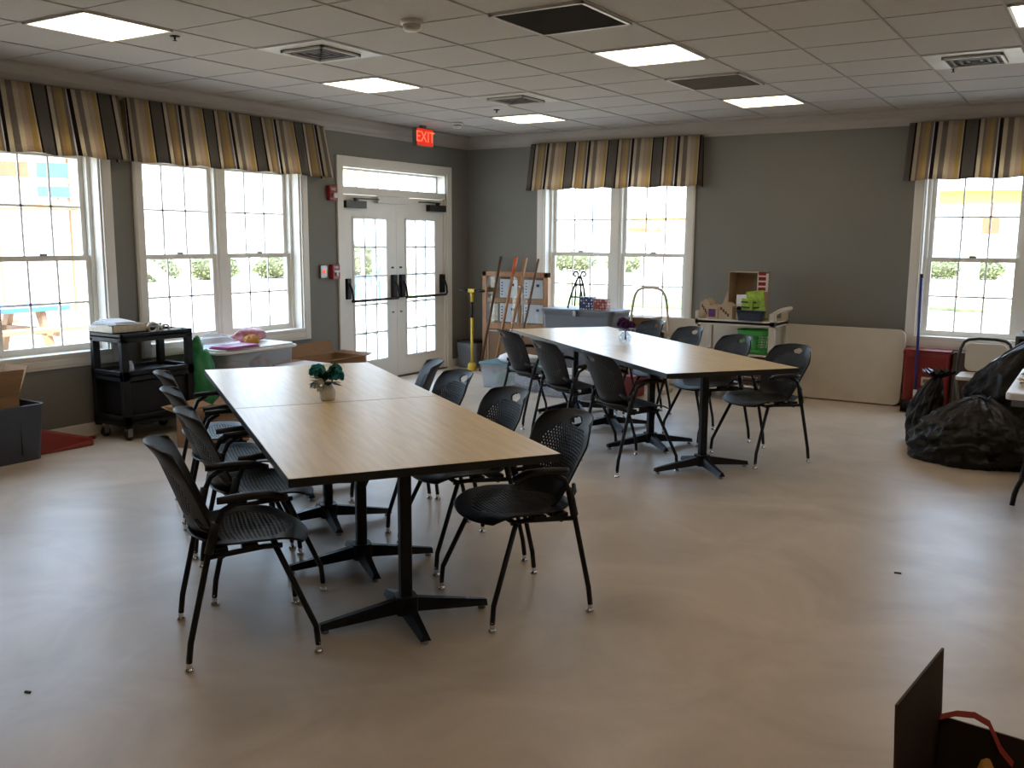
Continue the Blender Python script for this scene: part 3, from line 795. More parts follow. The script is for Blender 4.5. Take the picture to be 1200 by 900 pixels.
# ------------------------------------------------------------------ black utility cart by the first window
cy0, cy1, cx0, cx1 = 4.40, 5.06, -6.70, -6.30
t = thing('utility_cart', 'black rolling utility cart with craft supplies in front of the left windows', 'cart', ((cx0+cx1)/2, (cy0+cy1)/2, 0))
hw, hd = (cx1-cx0)/2, (cy1-cy0)/2
def shelf(bm, z, lip, w=hw, d=hd):
    bx(bm, -w, w, -d, d, z-.02, z)
    for q in ((-w, -w+.02, -d, d), (w-.02, w, -d, d), (-w, w, -d, -d+.02), (-w, w, d-.02, d)): bx(bm, *q, z-.05, z+lip)
b = BM(); shelf(b, .82, .02); bx(b, -hw, -hw+.02, -hd, hd, .80, .865); obj('top_shelf', b, 'black', t, .004)
b = BM(); shelf(b, .52, .03); obj('middle_shelf', b, 'black', t, .004)
b = BM(); shelf(b, .17, .03); obj('bottom_shelf', b, 'black', t, .004)
b = BM(); bx(b, -hw+.03, hw-.03, -hd+.06, hd-.06, .19, .46); obj('storage_box', b, 'black', t, .01)
for sx in (-1, 1):
    for sy in (-1, 1):
        b = BM(); bx(b, sx*(hw-.022)-.022, sx*(hw-.022)+.022, sy*(hd-.03)-.03, sy*(hd-.03)+.03, .10, .80); obj('post', b, 'black', t, .006)
        b = BM(); x, y = sx*(hw-.05), sy*(hd-.06)
        bx(b, x-.02, x+.02, y-.02, y+.02, .085, .11); bx(b, x-.018, x-.012, y-.02, y+.02, .03, .09); bx(b, x+.012, x+.018, y-.02, y+.02, .03, .09)
        cs = obj('caster', b, 'steel', t)
        b = BM(); lathe(b, [(0, -.011), (.038, -.011), (.04, -.006), (.04, .006), (.038, .011), (0, .011)], n=16)
        bmesh.ops.rotate(b, verts=b.verts, cent=(0, 0, 0), matrix=Matrix.Rotation(PI/2, 3, 'Y')); bmesh.ops.translate(b, verts=b.verts, vec=(x, y, .04)); obj('wheel', b, 'black', cs)
b = BM(); bx(b, hw-.003, hw+.002, -.03, 0, .66, .69); 
b.free()
t = thing('paper_tray', 'shallow cardboard tray heaped with white paper on the black cart', 'tray', (-6.52, 4.53, .843))
b = BM(); carton(b, .30, .30, .055, .005, (0, 0, 0, 0)); obj('tray', b, 'cream', t)
b = BM()
for k in range(7): obox(b, (R.uniform(-.02, .02), R.uniform(-.02, .02), .035+.008*k), Matrix.Rotation(R.uniform(-.4, .4), 3, 'Z') @ Vector((.13-.006*k, 0, .01*R.uniform(-1, 1))), Matrix.Rotation(R.uniform(-.3, .3), 3, 'Z') @ Vector((0, .13-.008*k, 0)), (0, 0, .003))
obj('paper_sheets', b, 'paper', t)
def cushionblob(bm, c, rx, ry, rz, seed, amp=.2, n=3, fl=None, crk=0):
    rr = random.Random(seed); ph = [rr.uniform(0, 6.28) for _ in range(9)]
    tmp = bmesh.new(); bmesh.ops.create_icosphere(tmp, subdivisions=n, radius=1)
    idx = {}
    for v in tmp.verts:
        p = v.co.copy(); q = 1+amp*(math.sin(3*p.x+ph[0])*math.sin(3.3*p.y+ph[1])+.5*math.sin(7*p.z+ph[2]+2*p.x)+.4*math.sin(8*p.y+ph[3]+3*p.z)*math.sin(6*p.x+ph[4])+.25*math.sin(15*p.x+ph[5])*math.sin(13*p.z+ph[6]))
        if crk:
            e = p*2.2+Vector((seed, 0, 0)); q += crk*((1-abs(noise.noise(e)))-.6)+crk*.6*((1-abs(noise.noise(e*2.3)))-.6)
        z = p.z*rz*q
        if fl is not None: z = max(z, fl)
        idx[v] = bm.verts.new(Vector(c)+Vector((p.x*rx*q, p.y*ry*q, z)))
    for f in tmp.faces: bm.faces.new([idx[v] for v in f.verts]).smooth = True
    tmp.free()
b = BM(); cushionblob(b, (0, 0, .025), .12, .13, .04, 5, .22, 3, -.025); tag(obj('black_cloth', b, 'navy', None, 0, (-6.55, 4.84, .821)), 'crumpled black cloth at the back of the black cart top', 'cloth')
def ring_roll(x, y, z, r, w, lab, m, rz):
    b = BM(); lathe(b, [(r*.62, -w/2), (r, -w/2), (r, w/2), (r*.62, w/2), (r*.62, -w/2)], n=24)
    bmesh.ops.rotate(b, verts=b.verts, cent=(0, 0, 0), matrix=Matrix.Rotation(PI/2, 3, 'Y'))
    tag(obj('paper_roll', b, m, None, 0, (x, y, z+r), rz), lab, 'roll', 'paper rolls on the black cart')
ring_roll(-6.37, 4.74, .821, .045, .07, 'larger cream paper roll standing on the black cart', 'cream', -.5)
ring_roll(-6.36, 4.85, .821, .034, .05, 'smaller cream paper roll beside the larger one on the black cart', 'cream', -.6)
b = BM()
for k in range(9): obox(b, (R.uniform(-.03, .03), -.08+.02*k, .004+.002*(k % 3)), Matrix.Rotation(.3*R.uniform(-1, 1), 3, 'Z') @ Vector((.05, 0, 0)), (0, .008, 0), (0, 0, .0025))
tag(obj('craft_sticks', b, 'cream', None, 0, (-6.43, 4.95, .826)), 'loose row of pale craft sticks at the front right of the black cart', 'craft sticks', None, 'stuff')
t = thing('glass_jar', 'small clear jar on the middle shelf of the black cart', 'jar', (-6.36, 4.5, .521))
b = BM(); lathe(b, [(0, 0), (.03, 0), (.036, .01), (.036, .07), (.026, .085), (.026, .10), (.022, .10), (.022, .085), (.032, .07), (.032, .01), (0, .006)], n=18); obj('jar', b, 'clear', t)

# dark tote with carton, red scoop
t = thing('storage_tote', 'dark blue grey tote on the floor at the left edge', 'tote', (-6.56, 3.42, 0))
b = BM(); tub(b, .46, .72, .40, .08); obj('body', b, 'bluegrey', t)
b = BM()
for s in (-1, 1): bx(b, -.09, .09, s*.36-.012, s*.36+.012, .33, .37)
obj('handle', b, 'bluegrey', t, .004)
t = thing('cardboard_box', 'open brown cardboard box sitting in the dark tote', 'box', (-6.57, 3.44, .10))
b = BM(); carton(b, .30, .42, .36, .005, (1, 1, 0, 1), (10, 25, 0, 22), .22); obj('carton', b, 'carton', t)
b = BM()
vs = [(-.11, -.02, 0), (.10, -.04, 0), (.12, .38, 0), (-.02, .46, 0), (-.12, .36, 0)]
bot = [b.verts.new(v) for v in vs]; tp = [b.verts.new((x*.8, y, h)) for (x, y, _), h in zip(vs, (.19, .19, .05, .035, .06))]
b.faces.new(bot[::-1]); b.faces.new(tp)
for i in range(5): b.faces.new((bot[i], bot[(i+1) % 5], tp[(i+1) % 5], tp[i]))
t = thing('red_scoop', 'red plastic scoop lying on the floor beside the dark tote', 'scoop', (-6.55, 3.83, 0)); obj('body', b, 'red', t, .012)
b = BM(); tube(b, [(.0, .40, .03), (.0, .47, .035)], [.02, .012], 8); obj('tip', b, 'red', t)

# clear bin, its lid and things on top; green bag; cartons
t = thing('clear_storage_bin', 'tall clear plastic bin with white lid under the double left window', 'bin', (-6.46, 5.72, 0))
b = BM(); tub(b, .50, .78, .60, .10, .006, .02, .04, False); obj('body', b, 'clear', t)
b = BM()
poly = rrect(-.28, .26, -.46, .46, .09, 6); prism(b, poly, .595, .615); prism(b, rrect(-.25, .23, -.43, .43, .07, 6), .615, .632); obj('lid', b, 'white', t, .004)
b = BM(); cushionblob(b, (0, -.1, .25), .17, .24, .22, 31, .2, 2); cushionblob(b, (0, .2, .3), .15, .12, .2, 32, .2, 2); obj('contents', b, 'pink', t)
b = BM(); bx(b, -.11, .11, -.19, .19, 0, .012); bx(b, -.10, .10, -.18, .18, .012, .022); tag(obj('magenta_folder', b, 'magenta', None, .003, (-6.325, 5.52, .634), .06), 'flat magenta folder on the lid of the clear bin', 'folder')
b = BM(); cushionblob(b, (0, 0, .05), .095, .16, .06, 51, .2, 3, -.05); tag(obj('plastic_package', b, 'clear', None, 0, (-6.57, 5.52, .634)), 'crinkled clear plastic package behind the magenta folder', 'package')
b = BM(); cushionblob(b, (0, 0, .035), .07, .07, .042, 52, .06, 3, -.035)
for k in range(5):
    a = k*.6; tube(b, [(.07*math.cos(x)*math.cos(a), .07*math.cos(x)*math.sin(a), .035+.04*abs(math.sin(x))) for x in [PI*i/12 for i in range(13)]], .008, 5)
tag(obj('yarn_ball', b, 'tan', None, 0, (-6.42, 5.80, .634)), 'ball of tan yarn on the clear bin lid', 'yarn')
b = BM(); cushionblob(b, (0, 0, .055), .10, .19, .065, 53, .2, 3, -.055); tag(obj('wrapped_package', b, 'pink', None, 0, (-6.60, 5.95, .634)), 'pinkish wrapped package at the right end of the clear bin lid', 'package')
b = BM(); cushionblob(b, (0, 0, .32), .125, .11, .32, 61, .10, 4, -.32, .16); cushionblob(b, (-.02, -.03, .66), .05, .05, .09, 62, .2, 3, None, .2); tag(obj('green_bag', b, 'green', None, 0, (-6.36, 5.19, 0)), 'crumpled green plastic bag standing between the black cart and clear bin', 'bag')
t = thing('straw_bundle', 'bundle of yellow and red craft straws beside the green bag', 'craft straws', (-6.06, 5.34, 0))
b = BM(); tub(b, .18, .2, .34, .1, .006, .01, .03, False); obj('cup', b, 'palecarton', t)
b = BM()
for k in range(14): tube(b, [(R.uniform(-.05, .05), R.uniform(-.05, .05), .1), (R.uniform(-.1, .1), R.uniform(-.1, .12), .44+R.uniform(-.03, .04))], .007, 5)
obj('straws', b, 'yellow', t)
b = BM()
for k in range(5): tube(b, [(R.uniform(-.05, .05), R.uniform(-.05, .05), .1), (R.uniform(-.1, .1), R.uniform(-.1, .1), .42+R.uniform(-.03, .04))], .007, 5)
obj('red_straws', b, 'firered', t)
t = thing('cardboard_box', 'open brown cardboard box against the wall between window and door', 'box', (-6.52, 6.86, 0))
b = BM(); carton(b, .44, .66, .40, .005, (1, 1, 1, 1), (15, 80, 100, 85), .13); obj('carton', b, 'carton', t)
t = thing('white_box', 'flat white box showing just above the far edge of the near tables', 'box', (-6.02, 6.02, 0))
b = BM(); tub(b, .3, .36, .44, .06, .006, .02, .02, False); obj('body', b, 'white', t)
b = BM(); bx(b, -.16, .16, -.19, .19, .44, .46); obj('lid', b, 'white', t, .004)
t = thing('cardboard_box', 'low cardboard box on the floor seen behind the left chairs', 'box', (-5.72, 4.75, 0), .2)
b = BM(); carton(b, .34, .42, .26, .005, (1, 1, 1, 1), (75, 75, 60, 60), .15); obj('carton', b, 'carton', t)

# ------------------------------------------------------------------ corner by the door
t = thing('yellow_pole_tool', 'yellow pole with black T handle standing in the corner', 'tool', (-6.40, 9.22, 0))
b = BM(); tube(b, [(0, 0, .05), (0, 0, .64)], .017, 10); tube(b, [(0, 0, .83), (0, 0, .97)], .02, 10); bx(b, -.045, .045, -.022, .022, .945, .985); obj('shaft', b, 'yellow', t)
b = BM(); tube(b, [(0, 0, .63), (0, 0, .84)], .013, 10); obj('collar', b, 'blackmetal', t)
b = BM()
for s in (-1, 1): tube(b, [(s*.04, 0, .965), (s*.18, 0, .965)], .015, 10)
obj('grip', b, 'black', t)
b = BM(); lathe(b, [(0, 0), (.05, 0), (.055, .02), (.05, .08), (.03, .10), (0, .10)], n=16); obj('foot', b, 'yellow', t)
t = thing('waste_bin', 'small grey bin with black rim behind the yellow pole', 'bin', (-6.60, 9.50, 0))
b = BM(); tub(b, .30, .26, .31, .1, .008, .012, .04, False); obj('body', b, 'grey', t)
b = BM(); prism(b, rrect(-.155, .155, -.135, .135, .04), .312, .335); obj('lid', b, 'black', t)

# framed wooden display board against the back wall
bx0, bx1, by = -6.42, -5.50, 9.50
t = thing('display_board', 'oak framed glazed display board with white papers leaning in the back corner', 'display board', ((bx0+bx1)/2, by, 0))
w = (bx1-bx0)/2
b = BM(); bx(b, -w, -w+.06, -.03, .03, .0, 1.19); bx(b, w-.06, w, -.03, .03, 0, 1.19); bx(b, -w, w, -.03, .03, 1.13, 1.19); bx(b, -w+.06, w-.06, -.03, .03, .50, .57); bx(b, -w+.06, w-.06, -.03, .03, .02, .08); obj('frame', b, 'oak', t, .005)
b = BM(); bx(b, -w+.06, w-.06, .0, .02, .57, 1.13); obj('backing_panel', b, 'tanboard', t)
b = BM(); bx(b, -w+.06, w-.06, -.012, .0, .82, .87); obj('middle_rail', b, 'oak', t)
b = BM(); bx(b, .03, .08, -.012, .0, .57, 1.13); obj('upright_rail', b, 'oak', t)
for x0, x1, z0, z1 in ((-.22, .03, .88, 1.10), (-.22, .03, .59, .81), (.12, .38, .88, 1.10), (.12, .38, .59, .81)):
    b = BM(); bx(b, x0, x1, -.004, -.0005, z0, z1); p = obj('paper', b, 'paper', t)
    b = BM()
    for k in range(5): bx(b, x0+.02, x0+.04, -.006, -.004, z0+.03+.035*k, z0+.045+.035*k)
    bx(b, x1-.09, x1-.05, -.006, -.004, z1-.08, z1-.05); obj('print', b, 'blue', p)
b = BM(); bx(b, -.37, -.25, -.005, -.001, .60, .8); obj('photo', b, 'cream', t)
b = BM(); bx(b, -w+.06, w-.06, -.026, -.023, .57, 1.13); obj('glass', b, 'glass', t)
b = BM(); bx(b, -w+.06, w-.06, .0, .02, .08, .50); obj('lower_panel', b, 'tanboard', t)
b = BM()
for q in ((-.40, -.385, .10, .48), (.385, .40, .10, .48)): bx(b, q[0], q[1], -.015, 0, q[2], q[3])
bx(b, -.40, .40, -.015, 0, .465, .48); obj('cream_beading', b, 'cream', t)
# leaning poles: foot and tip
for (xb, zt, xt, m, lab, r) in ((-6.26, 1.37, -6.13, 'darkwood', 'dark brown wooden pole leaning on the display board, leftmost of four', .016), (-6.06, 1.36, -5.92, 'oak', 'wooden pole with orange painted top leaning on the display board', .018),
                         (-5.93, 1.36, -5.78, 'oak', 'light brown wooden pole with bolts leaning right of the orange topped one', .018), (-5.77, 1.35, -5.61, 'darkwood', 'thin dark wooden pole leaning at the right side of the display board', .013)):
    y0, y1 = 9.18, 9.44
    t = thing('leaning_pole', lab, 'pole', (xb, y0, 0), 0, 'poles leaning on the display board')
    b = BM(); tube(b, [(0, 0, .01), (xt-xb, y1-y0, zt)], r, 8); obj('shaft', b, m, t)
    if 'painted' in lab:
        b = BM(); f0 = .86; tube(b, [((xt-xb)*f0, (y1-y0)*f0, zt*f0), ((xt-xb)*1.005, (y1-y0)*1.005, zt*1.005)], .021, 8); obj('painted_top', b, 'orange', t)
    if 'bolt' in lab:
        b = BM()
        for f in (.38, .44, .75): 
            lathe(b, [(0, -.012), (.012, -.012), (.012, .012), (0, .012)], ((xt-xb)*f, (y1-y0)*f-.018, zt*f), 8)
        obj('bolt', b, 'chrome', t)

t = thing('clear_tote', 'clear storage tote with teal lid on the floor behind the far chairs', 'tote', (-5.26, 8.45, 0))
b = BM(); tub(b, .74, .44, .25, .10, .006, .018, .05, False); obj('body', b, 'clear', t)
b = BM(); prism(b, rrect(-.385, .385, -.235, .235, .06), .25, .272); obj('lid', b, 'tealplastic', t, .004)
b = BM(); cushionblob(b, (-.14, -.03, .09), .12, .12, .08, 71, .15, 2); obj('green_contents', b, 'greenplastic', t)
b = BM(); cushionblob(b, (.12, 0, .11), .17, .14, .09, 72, .15, 2); obj('white_contents', b, 'paper', t)
t = thing('folded_cloth', 'crumpled white cloth with blue emblem on the clear tote', 'cloth', (-5.25, 8.42, .273))
b = BM(); cushionblob(b, (0, 0, .045), .23, .17, .055, 73, .14, 3, -.045); obj('cloth', b, 'paper', t)
b = BM(); prism(b, [(-.07, .03), (-.02, -.02), (.06, .02), (.065, .045), (-.01, .012), (-.05, .05)], -.001, .004)
bmesh.ops.rotate(b, verts=b.verts, cent=(0, 0, 0), matrix=Matrix.Rotation(.5, 3, 'X')); bmesh.ops.translate(b, verts=b.verts, vec=(-.01, -.05, .102)); obj('blue_emblem', b, 'blue', t)
t = thing('clear_tote', 'second clear tote of white papers on the floor right of the teal lidded one', 'tote', (-4.52, 8.28, 0))
b = BM(); tub(b, .62, .44, .25, .10, .006, .018, .05, False); obj('body', b, 'clear', t)
b = BM(); cushionblob(b, (0, 0, .15), .26, .17, .13, 75, .15, 3); obj('contents', b, 'paper', t)

t = thing('grey_bin', 'large grey lidded bin behind the far end of the far tables', 'bin', (-4.80, 9.10, 0))
b = BM(); tub(b, .86, .46, .80, .10, .012, .03, .05, True); obj('body', b, 'grey', t)
b = BM(); prism(b, rrect(-.445, .445, -.245, .245, .06), .80, .83); obj('lid', b, 'grey', t, .006)
b = BM(); bx(b, -.02, .02, -.27, -.245, .76, .82); obj('latch', b, 'steel', t, .003)
# wrought iron stand
t = thing('iron_easel', 'black wrought iron easel with scrolled top standing on the grey bin', 'easel', (-4.90, 9.12, .8305))
b = BM(); r = .012
for s in (-1, 1):
    tube(b, [(s*.11, -.05, 0), (s*.09, -.03, .12), (s*.05, 0, .26), (s*.015, .01, .34)], r, 6, smooth=1)
    tube(b, [(s*.03, -.04, .02), (s*.03, -.01, .26)], r*.8, 6)
    sp = [(s*(.015+.05*(i/14)**.8 + .0), .01, .33+.055*math.sin(i/14*PI*.9)) for i in range(8)]
    cx_, cz_ = s*.052, .365
    sp = [(s*.01, .01, .32)] + [(cx_ + s*(.036-.0018*i)*math.cos(PI*1.0-.42*i), .01, cz_ + (.036-.0018*i)*math.sin(PI*1.0-.42*i)) for i in range(14)]
    tube(b, sp, r*.8, 6)
tube(b, [(-.09, -.03, .12), (.09, -.03, .12)], r*.8, 6); tube(b, [(-.055, -.005, .25), (.055, -.005, .25)], r*.8, 6)
lathe(b, [(0, -.025), (.016, 0), (0, .025)], (0, .01, .33), 8)
obj('frame', b, 'blackmetal', t)
b = BM(); tube(b, [(0, .01, .31), (0, .11, 0)], r*.8, 6); obj('back_leg', b, 'blackmetal', t)
b = BM(); bx(b, -.08, .08, -.05, .05, 0, .135); tag(obj('gift_box', b, 'bluedots', None, .003, (-4.72, 8.99, .8305), .1), 'navy gift box with white dots on the grey bin', 'gift box', 'dotted gift boxes on the grey bin')
b = BM(); bx(b, -.075, .075, -.05, .05, 0, .12); tag(obj('gift_box', b, 'reddots', None, .003, (-4.545, 8.985, .8305), .05), 'red dotted gift box beside the navy one on the grey bin', 'gift box', 'dotted gift boxes on the grey bin')

t = thing('cardboard_box', 'tall brown cardboard box under the double window on the back wall', 'box', (-4.37, 9.49, 0))
b = BM(); bx(b, -.24, .24, -.14, .14, 0, .72); obj('carton', b, 'carton', t, .003)
b = BM(); bx(b, -.245, .245, -.145, .145, .715, .74); bx(b, -.03, .03, -.146, -.14, .55, .715); obj('tape', b, 'tanboard', t)
# white tubular hoop frame
t = thing('tubular_frame', 'white bent tube frame standing before the back window', 'frame', (-4.0, 9.0, 0))
b = BM()
tube(b, [(-.23, 0, .05), (-.225, 0, .55), (-.19, 0, .97), (-.13, 0, 1.075), (0, 0, 1.09), (.13, 0, 1.075), (.19, 0, .97), (.225, 0, .55), (.23, 0, .05)], .014, 10, smooth=2)
obj('hoop', b, 'offwhite', t)
b = BM(); tube(b, [(-.22, 0, .45), (.22, 0, .45)], .011, 8); tube(b, [(-.225, 0, .18), (.225, 0, .18)], .011, 8); obj('crossbar', b, 'offwhite', t)
b = BM(); tube(b, [(.225, 0, .60), (.17, -.06, .66), (.10, -.10, .62), (.08, -.11, .2), (.08, -.11, .05)], .011, 8, smooth=1); obj('side_hoop', b, 'offwhite', t)
for s in (-1, 1):
    b = BM(); bx(b, s*.23-.015, s*.23+.015, -.17, .10, 0, .05); obj('foot', b, 'offwhite', t, .006)
b = BM(); bx(b, -.14, .14, -.15, .15, 0, .22); bx(b, -.145, .145, -.155, .155, .2, .225); tag(obj('red_box', b, 'red', None, .006, (-4.06, 8.60, 0)), 'low red box on the floor under the far tables', 'box')

# ------------------------------------------------------------------ beige utility cart with craft things
X0, X1, Y0, Y1 = -3.47, -2.66, 8.92, 9.36
t = thing('utility_cart', 'beige plastic utility cart loaded with cartons before the leaning white table', 'cart', ((X0+X1)/2, (Y0+Y1)/2, 0))
hw, hd = (X1-X0)/2, (Y1-Y0)/2
for nm, z in (('top_shelf', .79), ('middle_shelf', .46), ('bottom_shelf', .15)):
    b = BM(); bx(b, -hw, hw, -hd, hd, z-.03, z)
    for q in ((-hw, -hw+.02, -hd, hd), (hw-.02, hw, -hd, hd), (-hw, hw, -hd, -hd+.02), (-hw, hw, hd-.02, hd)): bx(b, *q, z-.045, z+.015)
    obj(nm, b, 'offwhite', t, .004)
for sx in (-1, 1):
    for sy in (-1, 1):
        b = BM(); w_ = .03 if sx > 0 else .02; zt = .88
        bx(b, sx*(hw-w_)-w_, sx*(hw-w_)+w_, sy*(hd-.025)-.025, sy*(hd-.025)+.025, .08, zt); p = obj('post', b, 'offwhite', t, .008)
        b = BM(); x, y = sx*(hw-.04), sy*(hd-.04); bx(b, x-.012, x+.012, y-.015, y+.015, .05, .09)
        lathe(b, [(0, -.012), (.032, -.012), (.032, .012), (0, .012)], (0, 0, 0), 14)
        vs = b.verts[8:]; b.verts.ensure_lookup_table()
        vv = list(b.verts)[8:]
        bmesh.ops.rotate(b, verts=vv, cent=(0, 0, 0), matrix=Matrix.Rotation(PI/2, 3, 'Y')); bmesh.ops.translate(b, verts=vv, vec=(x, y, .032))
        obj('caster', b, 'grey', p)
b = BM(); tube(b, [(hw-.03, -hd+.02, .87), (hw+.04, -hd+.03, .915), (hw+.05, 0, .92), (hw+.04, hd-.03, .915), (hw-.03, hd-.02, .87)], .02, 8, smooth=1); obj('handle', b, 'offwhite', t)
# carton lying on its side, open towards the room
t = thing('cardboard_carton', 'open pale carton on the beige cart, red print on its right flap', 'carton', (-3.02, 9.20, .806))
b = BM(); w_, h_, d_ = .17, .46, .12
bx(b, -w_, w_, d_-.005, d_, 0, h_); bx(b, -w_, -w_+.005, -d_, d_, 0, h_); bx(b, w_-.005, w_, -d_, d_, 0, h_); bx(b, -w_, w_, -d_, d_, h_-.005, h_); bx(b, -w_, w_, -d_, d_, 0, .005)
prism(b, [(-w_-.13, 0), (-w_, 0), (-w_, h_*.62), (-w_-.05, h_*.32), (-w_-.13, h_*.18)], -d_-.004, -d_, 'y')
obj('carton', b, 'palecarton', t)
b = BM(); obox(b, (w_+.012, -d_-.03, h_*.79), (.05, .012, 0), (-.001, .004, 0), (0, 0, h_*.19)); fl = obj('printed_flap', b, 'paper', t)
b = BM()
for k in range(4): obox(b, (w_+.012-.004, -d_-.036, h_*.66+.05*k-.002), (.034, .008, 0), (-.001, .003, 0), (0, 0, .017))
obj('red_print', b, 'firered', fl)
b = BM(); bx(b, -.105, .085, -.012, .012, 0, .24); 
o = tag(obj('puzzle_box', b, 'paper', None, .002, (-2.985, 9.05, .806)), 'white picture box with black panda shapes on the beige cart', 'box'); o.name = 'picture_box'
b = BM()
for x, z, r in ((-.07, .15, .022), (-.02, .14, .025), (-.045, .11, .03), (.0, .08, .02)): lathe(b, [(0, -.002), (r, -.002), (r, .002), (0, .002)], (x, 0, z), 12)
for v in b.verts: 
    x, y, z = v.co
for f in list(b.faces): pass
b.free()
b = BM()
for x, z, r in ((-.075, .10, .026), (-.03, .12, .024), (-.05, .07, .034), (.0, .08, .02)):
    prism(b, [(x+r*math.cos(2*PI*k/14), z+r*math.sin(2*PI*k/14)) for k in range(14)], -.0135, -.012, 'y')
obj('panda_print', b, 'black', o)
for k, (x, dz, rot, lab) in enumerate(((-2.86, .0, -.12, 'lime green activity book standing rightmost on the beige cart'), (-2.965, -.02, .05, 'darker green activity book in front of the picture box on beige cart'))):
    b = BM(); bx(b, -.085 if k == 0 else -.055, .085 if k == 0 else .055, -.01, .01, .0, .28 if k == 0 else .20)
    o = tag(obj('activity_book', b, 'lime', None, .002, (x, 9.012-.024*k, .812), 0), lab, 'book', 'green books on the beige cart'); o.rotation_euler = (.05, rot, 0)
    b = BM()
    for q in range(3): bx(b, -.06+.0*q, .05-.02*q, -.0115, -.0102, .06+.05*q, .075+.05*q)
    obj('title_lines', b, 'leaf', o)
t = thing('navy_tray', 'small navy open tray at the right front of the beige cart', 'tray', (-2.90, 8.925, .806), 0)
b = BM(); tub(b, .27, .085, .095, .12, .006, .012, .02, False); obj('body', b, 'navy', t)
def housebox(x, y, z, w, d, h, lab, win):
    t = thing('small_carton', lab, 'carton', (x, y, z), 0, 'small cartons on the beige cart')
    b = BM(); prism(b, [(-w/2, 0), (w/2, 0), (w/2, h*.78), (w*.12, h), (-w/2, h*.8)], -d/2, d/2, 'y'); obj('carton', b, 'palecarton', t, .002)
    b = BM()
    if win: bx(b, -w*.36, w*.30, -d/2-.002, -d/2, h*.12, h*.66); obj('picture', b, 'purple', t)
    else:
        for k in range(4): obox(b, (-w*.25+w*.16*k, -d/2-.001, h*.62-h*.12*k), (w*.07, 0, .0), (0, .001, 0), (0, 0, h*.09))
        obj('print', b, 'darkwood', t)
housebox(-3.40, 9.08, .806, .10, .16, .19, 'pale narrow carton at the left end of the beige cart', False)
housebox(-3.29, 8.99, .806, .11, .14, .145, 'small carton with a purple picture on the beige cart', True)
housebox(-3.165, 9.00, .806, .15, .14, .165, 'peaked pale carton with dark print in the middle of the beige cart', False)
# green basket on the middle shelf
t = thing('green_basket', 'bright green perforated basket on the middle shelf of the beige cart', 'basket', (-2.90, 9.10, .476))
bm = BM()
def basket(u, w): 
    a = PI*u; rx, ry = .17*(.86+.14*w), .12*(.86+.14*w)
    ex = lambda c: math.copysign(abs(c)**.55, c)
    return (rx*ex(math.cos(a)), ry*ex(math.sin(a)), .225*w)
bm.free()
bm = shell(basket, 72, 18, lambda i, j, u, w: 3 <= j <= 14 and i % 3 != 0 and j % 4 != 2, .004); bmesh.ops.remove_doubles(bm, verts=bm.verts, dist=.0005)
obj('body', bm, 'greenplastic', t)
b = BM(); prism(b, rrect(-.145, .145, -.10, .10, .05), 0, .006); obj('bottom', b, 'greenplastic', t)
b = BM(); tube(b, [basket(-1+2*i/48, 1.0) for i in range(48)], .007, 6, True); obj('rim', b, 'greenplastic', t)
t = thing('wooden_crate', 'low slatted brown crate on the bottom shelf of the beige cart', 'crate', (-3.02, 9.13, .166))
b = BM()
for k in range(4): bx(b, -.2, .2, -.12, -.11, .01+.035*k, .03+.035*k); bx(b, -.2, .2, .11, .12, .01+.035*k, .03+.035*k)
for s in (-1, 1): bx(b, s*.2-.008, s*.2+.008, -.12, .12, 0, .14)
bx(b, -.2, .2, -.12, .12, 0, .008); obj('slats', b, 'darkwood', t)

# leaning folded white table on its long edge
t = thing('folded_table', 'long white folding table leaning on its side against the back wall', 'folding table', (-2.83, 9.52, 0))
b = BM(); prism(b, rrect(-1.24, 1.24, .008, .74, .07), -.022, .022, 'y')
top = obj('tabletop', b, 'offwhite', t, .006); top.rotation_euler.x = -.11
b = BM(); tube(b, [(-1.1, .035, .12), (-1.1, .035, .62), (-.4, .035, .62), (-.4, .035, .12)], .014, 8); tube(b, [(1.1, .035, .12), (1.1, .035, .62), (.4, .035, .62), (.4, .035, .12)], .014, 8); lg = obj('folded_legs', b, 'steel', t); lg.rotation_euler.x = -.11

# mop, red crate, brown box, folding chair at the right window
t = thing('push_broom', 'blue handled broom standing by the right window frame', 'broom', (-1.45, 9.30, 0))
b = BM(); tube(b, [(.02, 0, .20), (-.02, .17, 1.24)], .014, 8); obj('handle', b, 'blue', t)
b = BM(); tube(b, [(-.02, .17, 1.24), (-.0215, .175, 1.275)], .015, 8); obj('grip', b, 'black', t)
b = BM(); tube(b, [(.022, -.01, .11), (.02, 0, .21)], .016, 8); obj('ferrule', b, 'white', t)
b = BM(); bx(b, -.09, .13, -.045, .025, .075, .11); obj('head', b, 'black', t, .006)
b = BM()
for k in range(60): 
    x, y = -.085+.21*(k % 15)/14, -.04+.02*(k//15)
    tube(b, [(x, y, .08), (x+R.uniform(-.008, .008), y+R.uniform(-.01, .01), .002)], .006, 4)
obj('bristles', b, 'black', t)
t = thing('red_crate', 'dark red plastic crate with white label under the right window', 'crate', (-1.37, 9.54, 0))
b = BM(); tub(b, .40, .24, .55, .05, .01, .03, .03, True); obj('body', b, 'red', t)
b = BM(); prism(b, rrect(-.205, .205, -.125, .125, .03), .55, .57); obj('lid', b, 'red', t, .004)
b = BM(); bx(b, -.03, .06, -.136, -.128, .24, .32); p = obj('label_sticker', b, 'cream', t)
b = BM(); bx(b, -.015, .045, -.138, -.136, .265, .30); obj('label_print', b, 'tanboard', p)
b = BM(); bx(b, -.12, .12, -.1, .1, 0, .56); bx(b, -.125, .125, -.105, .105, .545, .565)
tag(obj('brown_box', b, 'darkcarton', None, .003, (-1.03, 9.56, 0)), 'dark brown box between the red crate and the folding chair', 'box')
t = thing('folding_chair', 'folding chair with pale back panel behind the black trash bags', 'folding chair', (-.85, 9.08, 0))
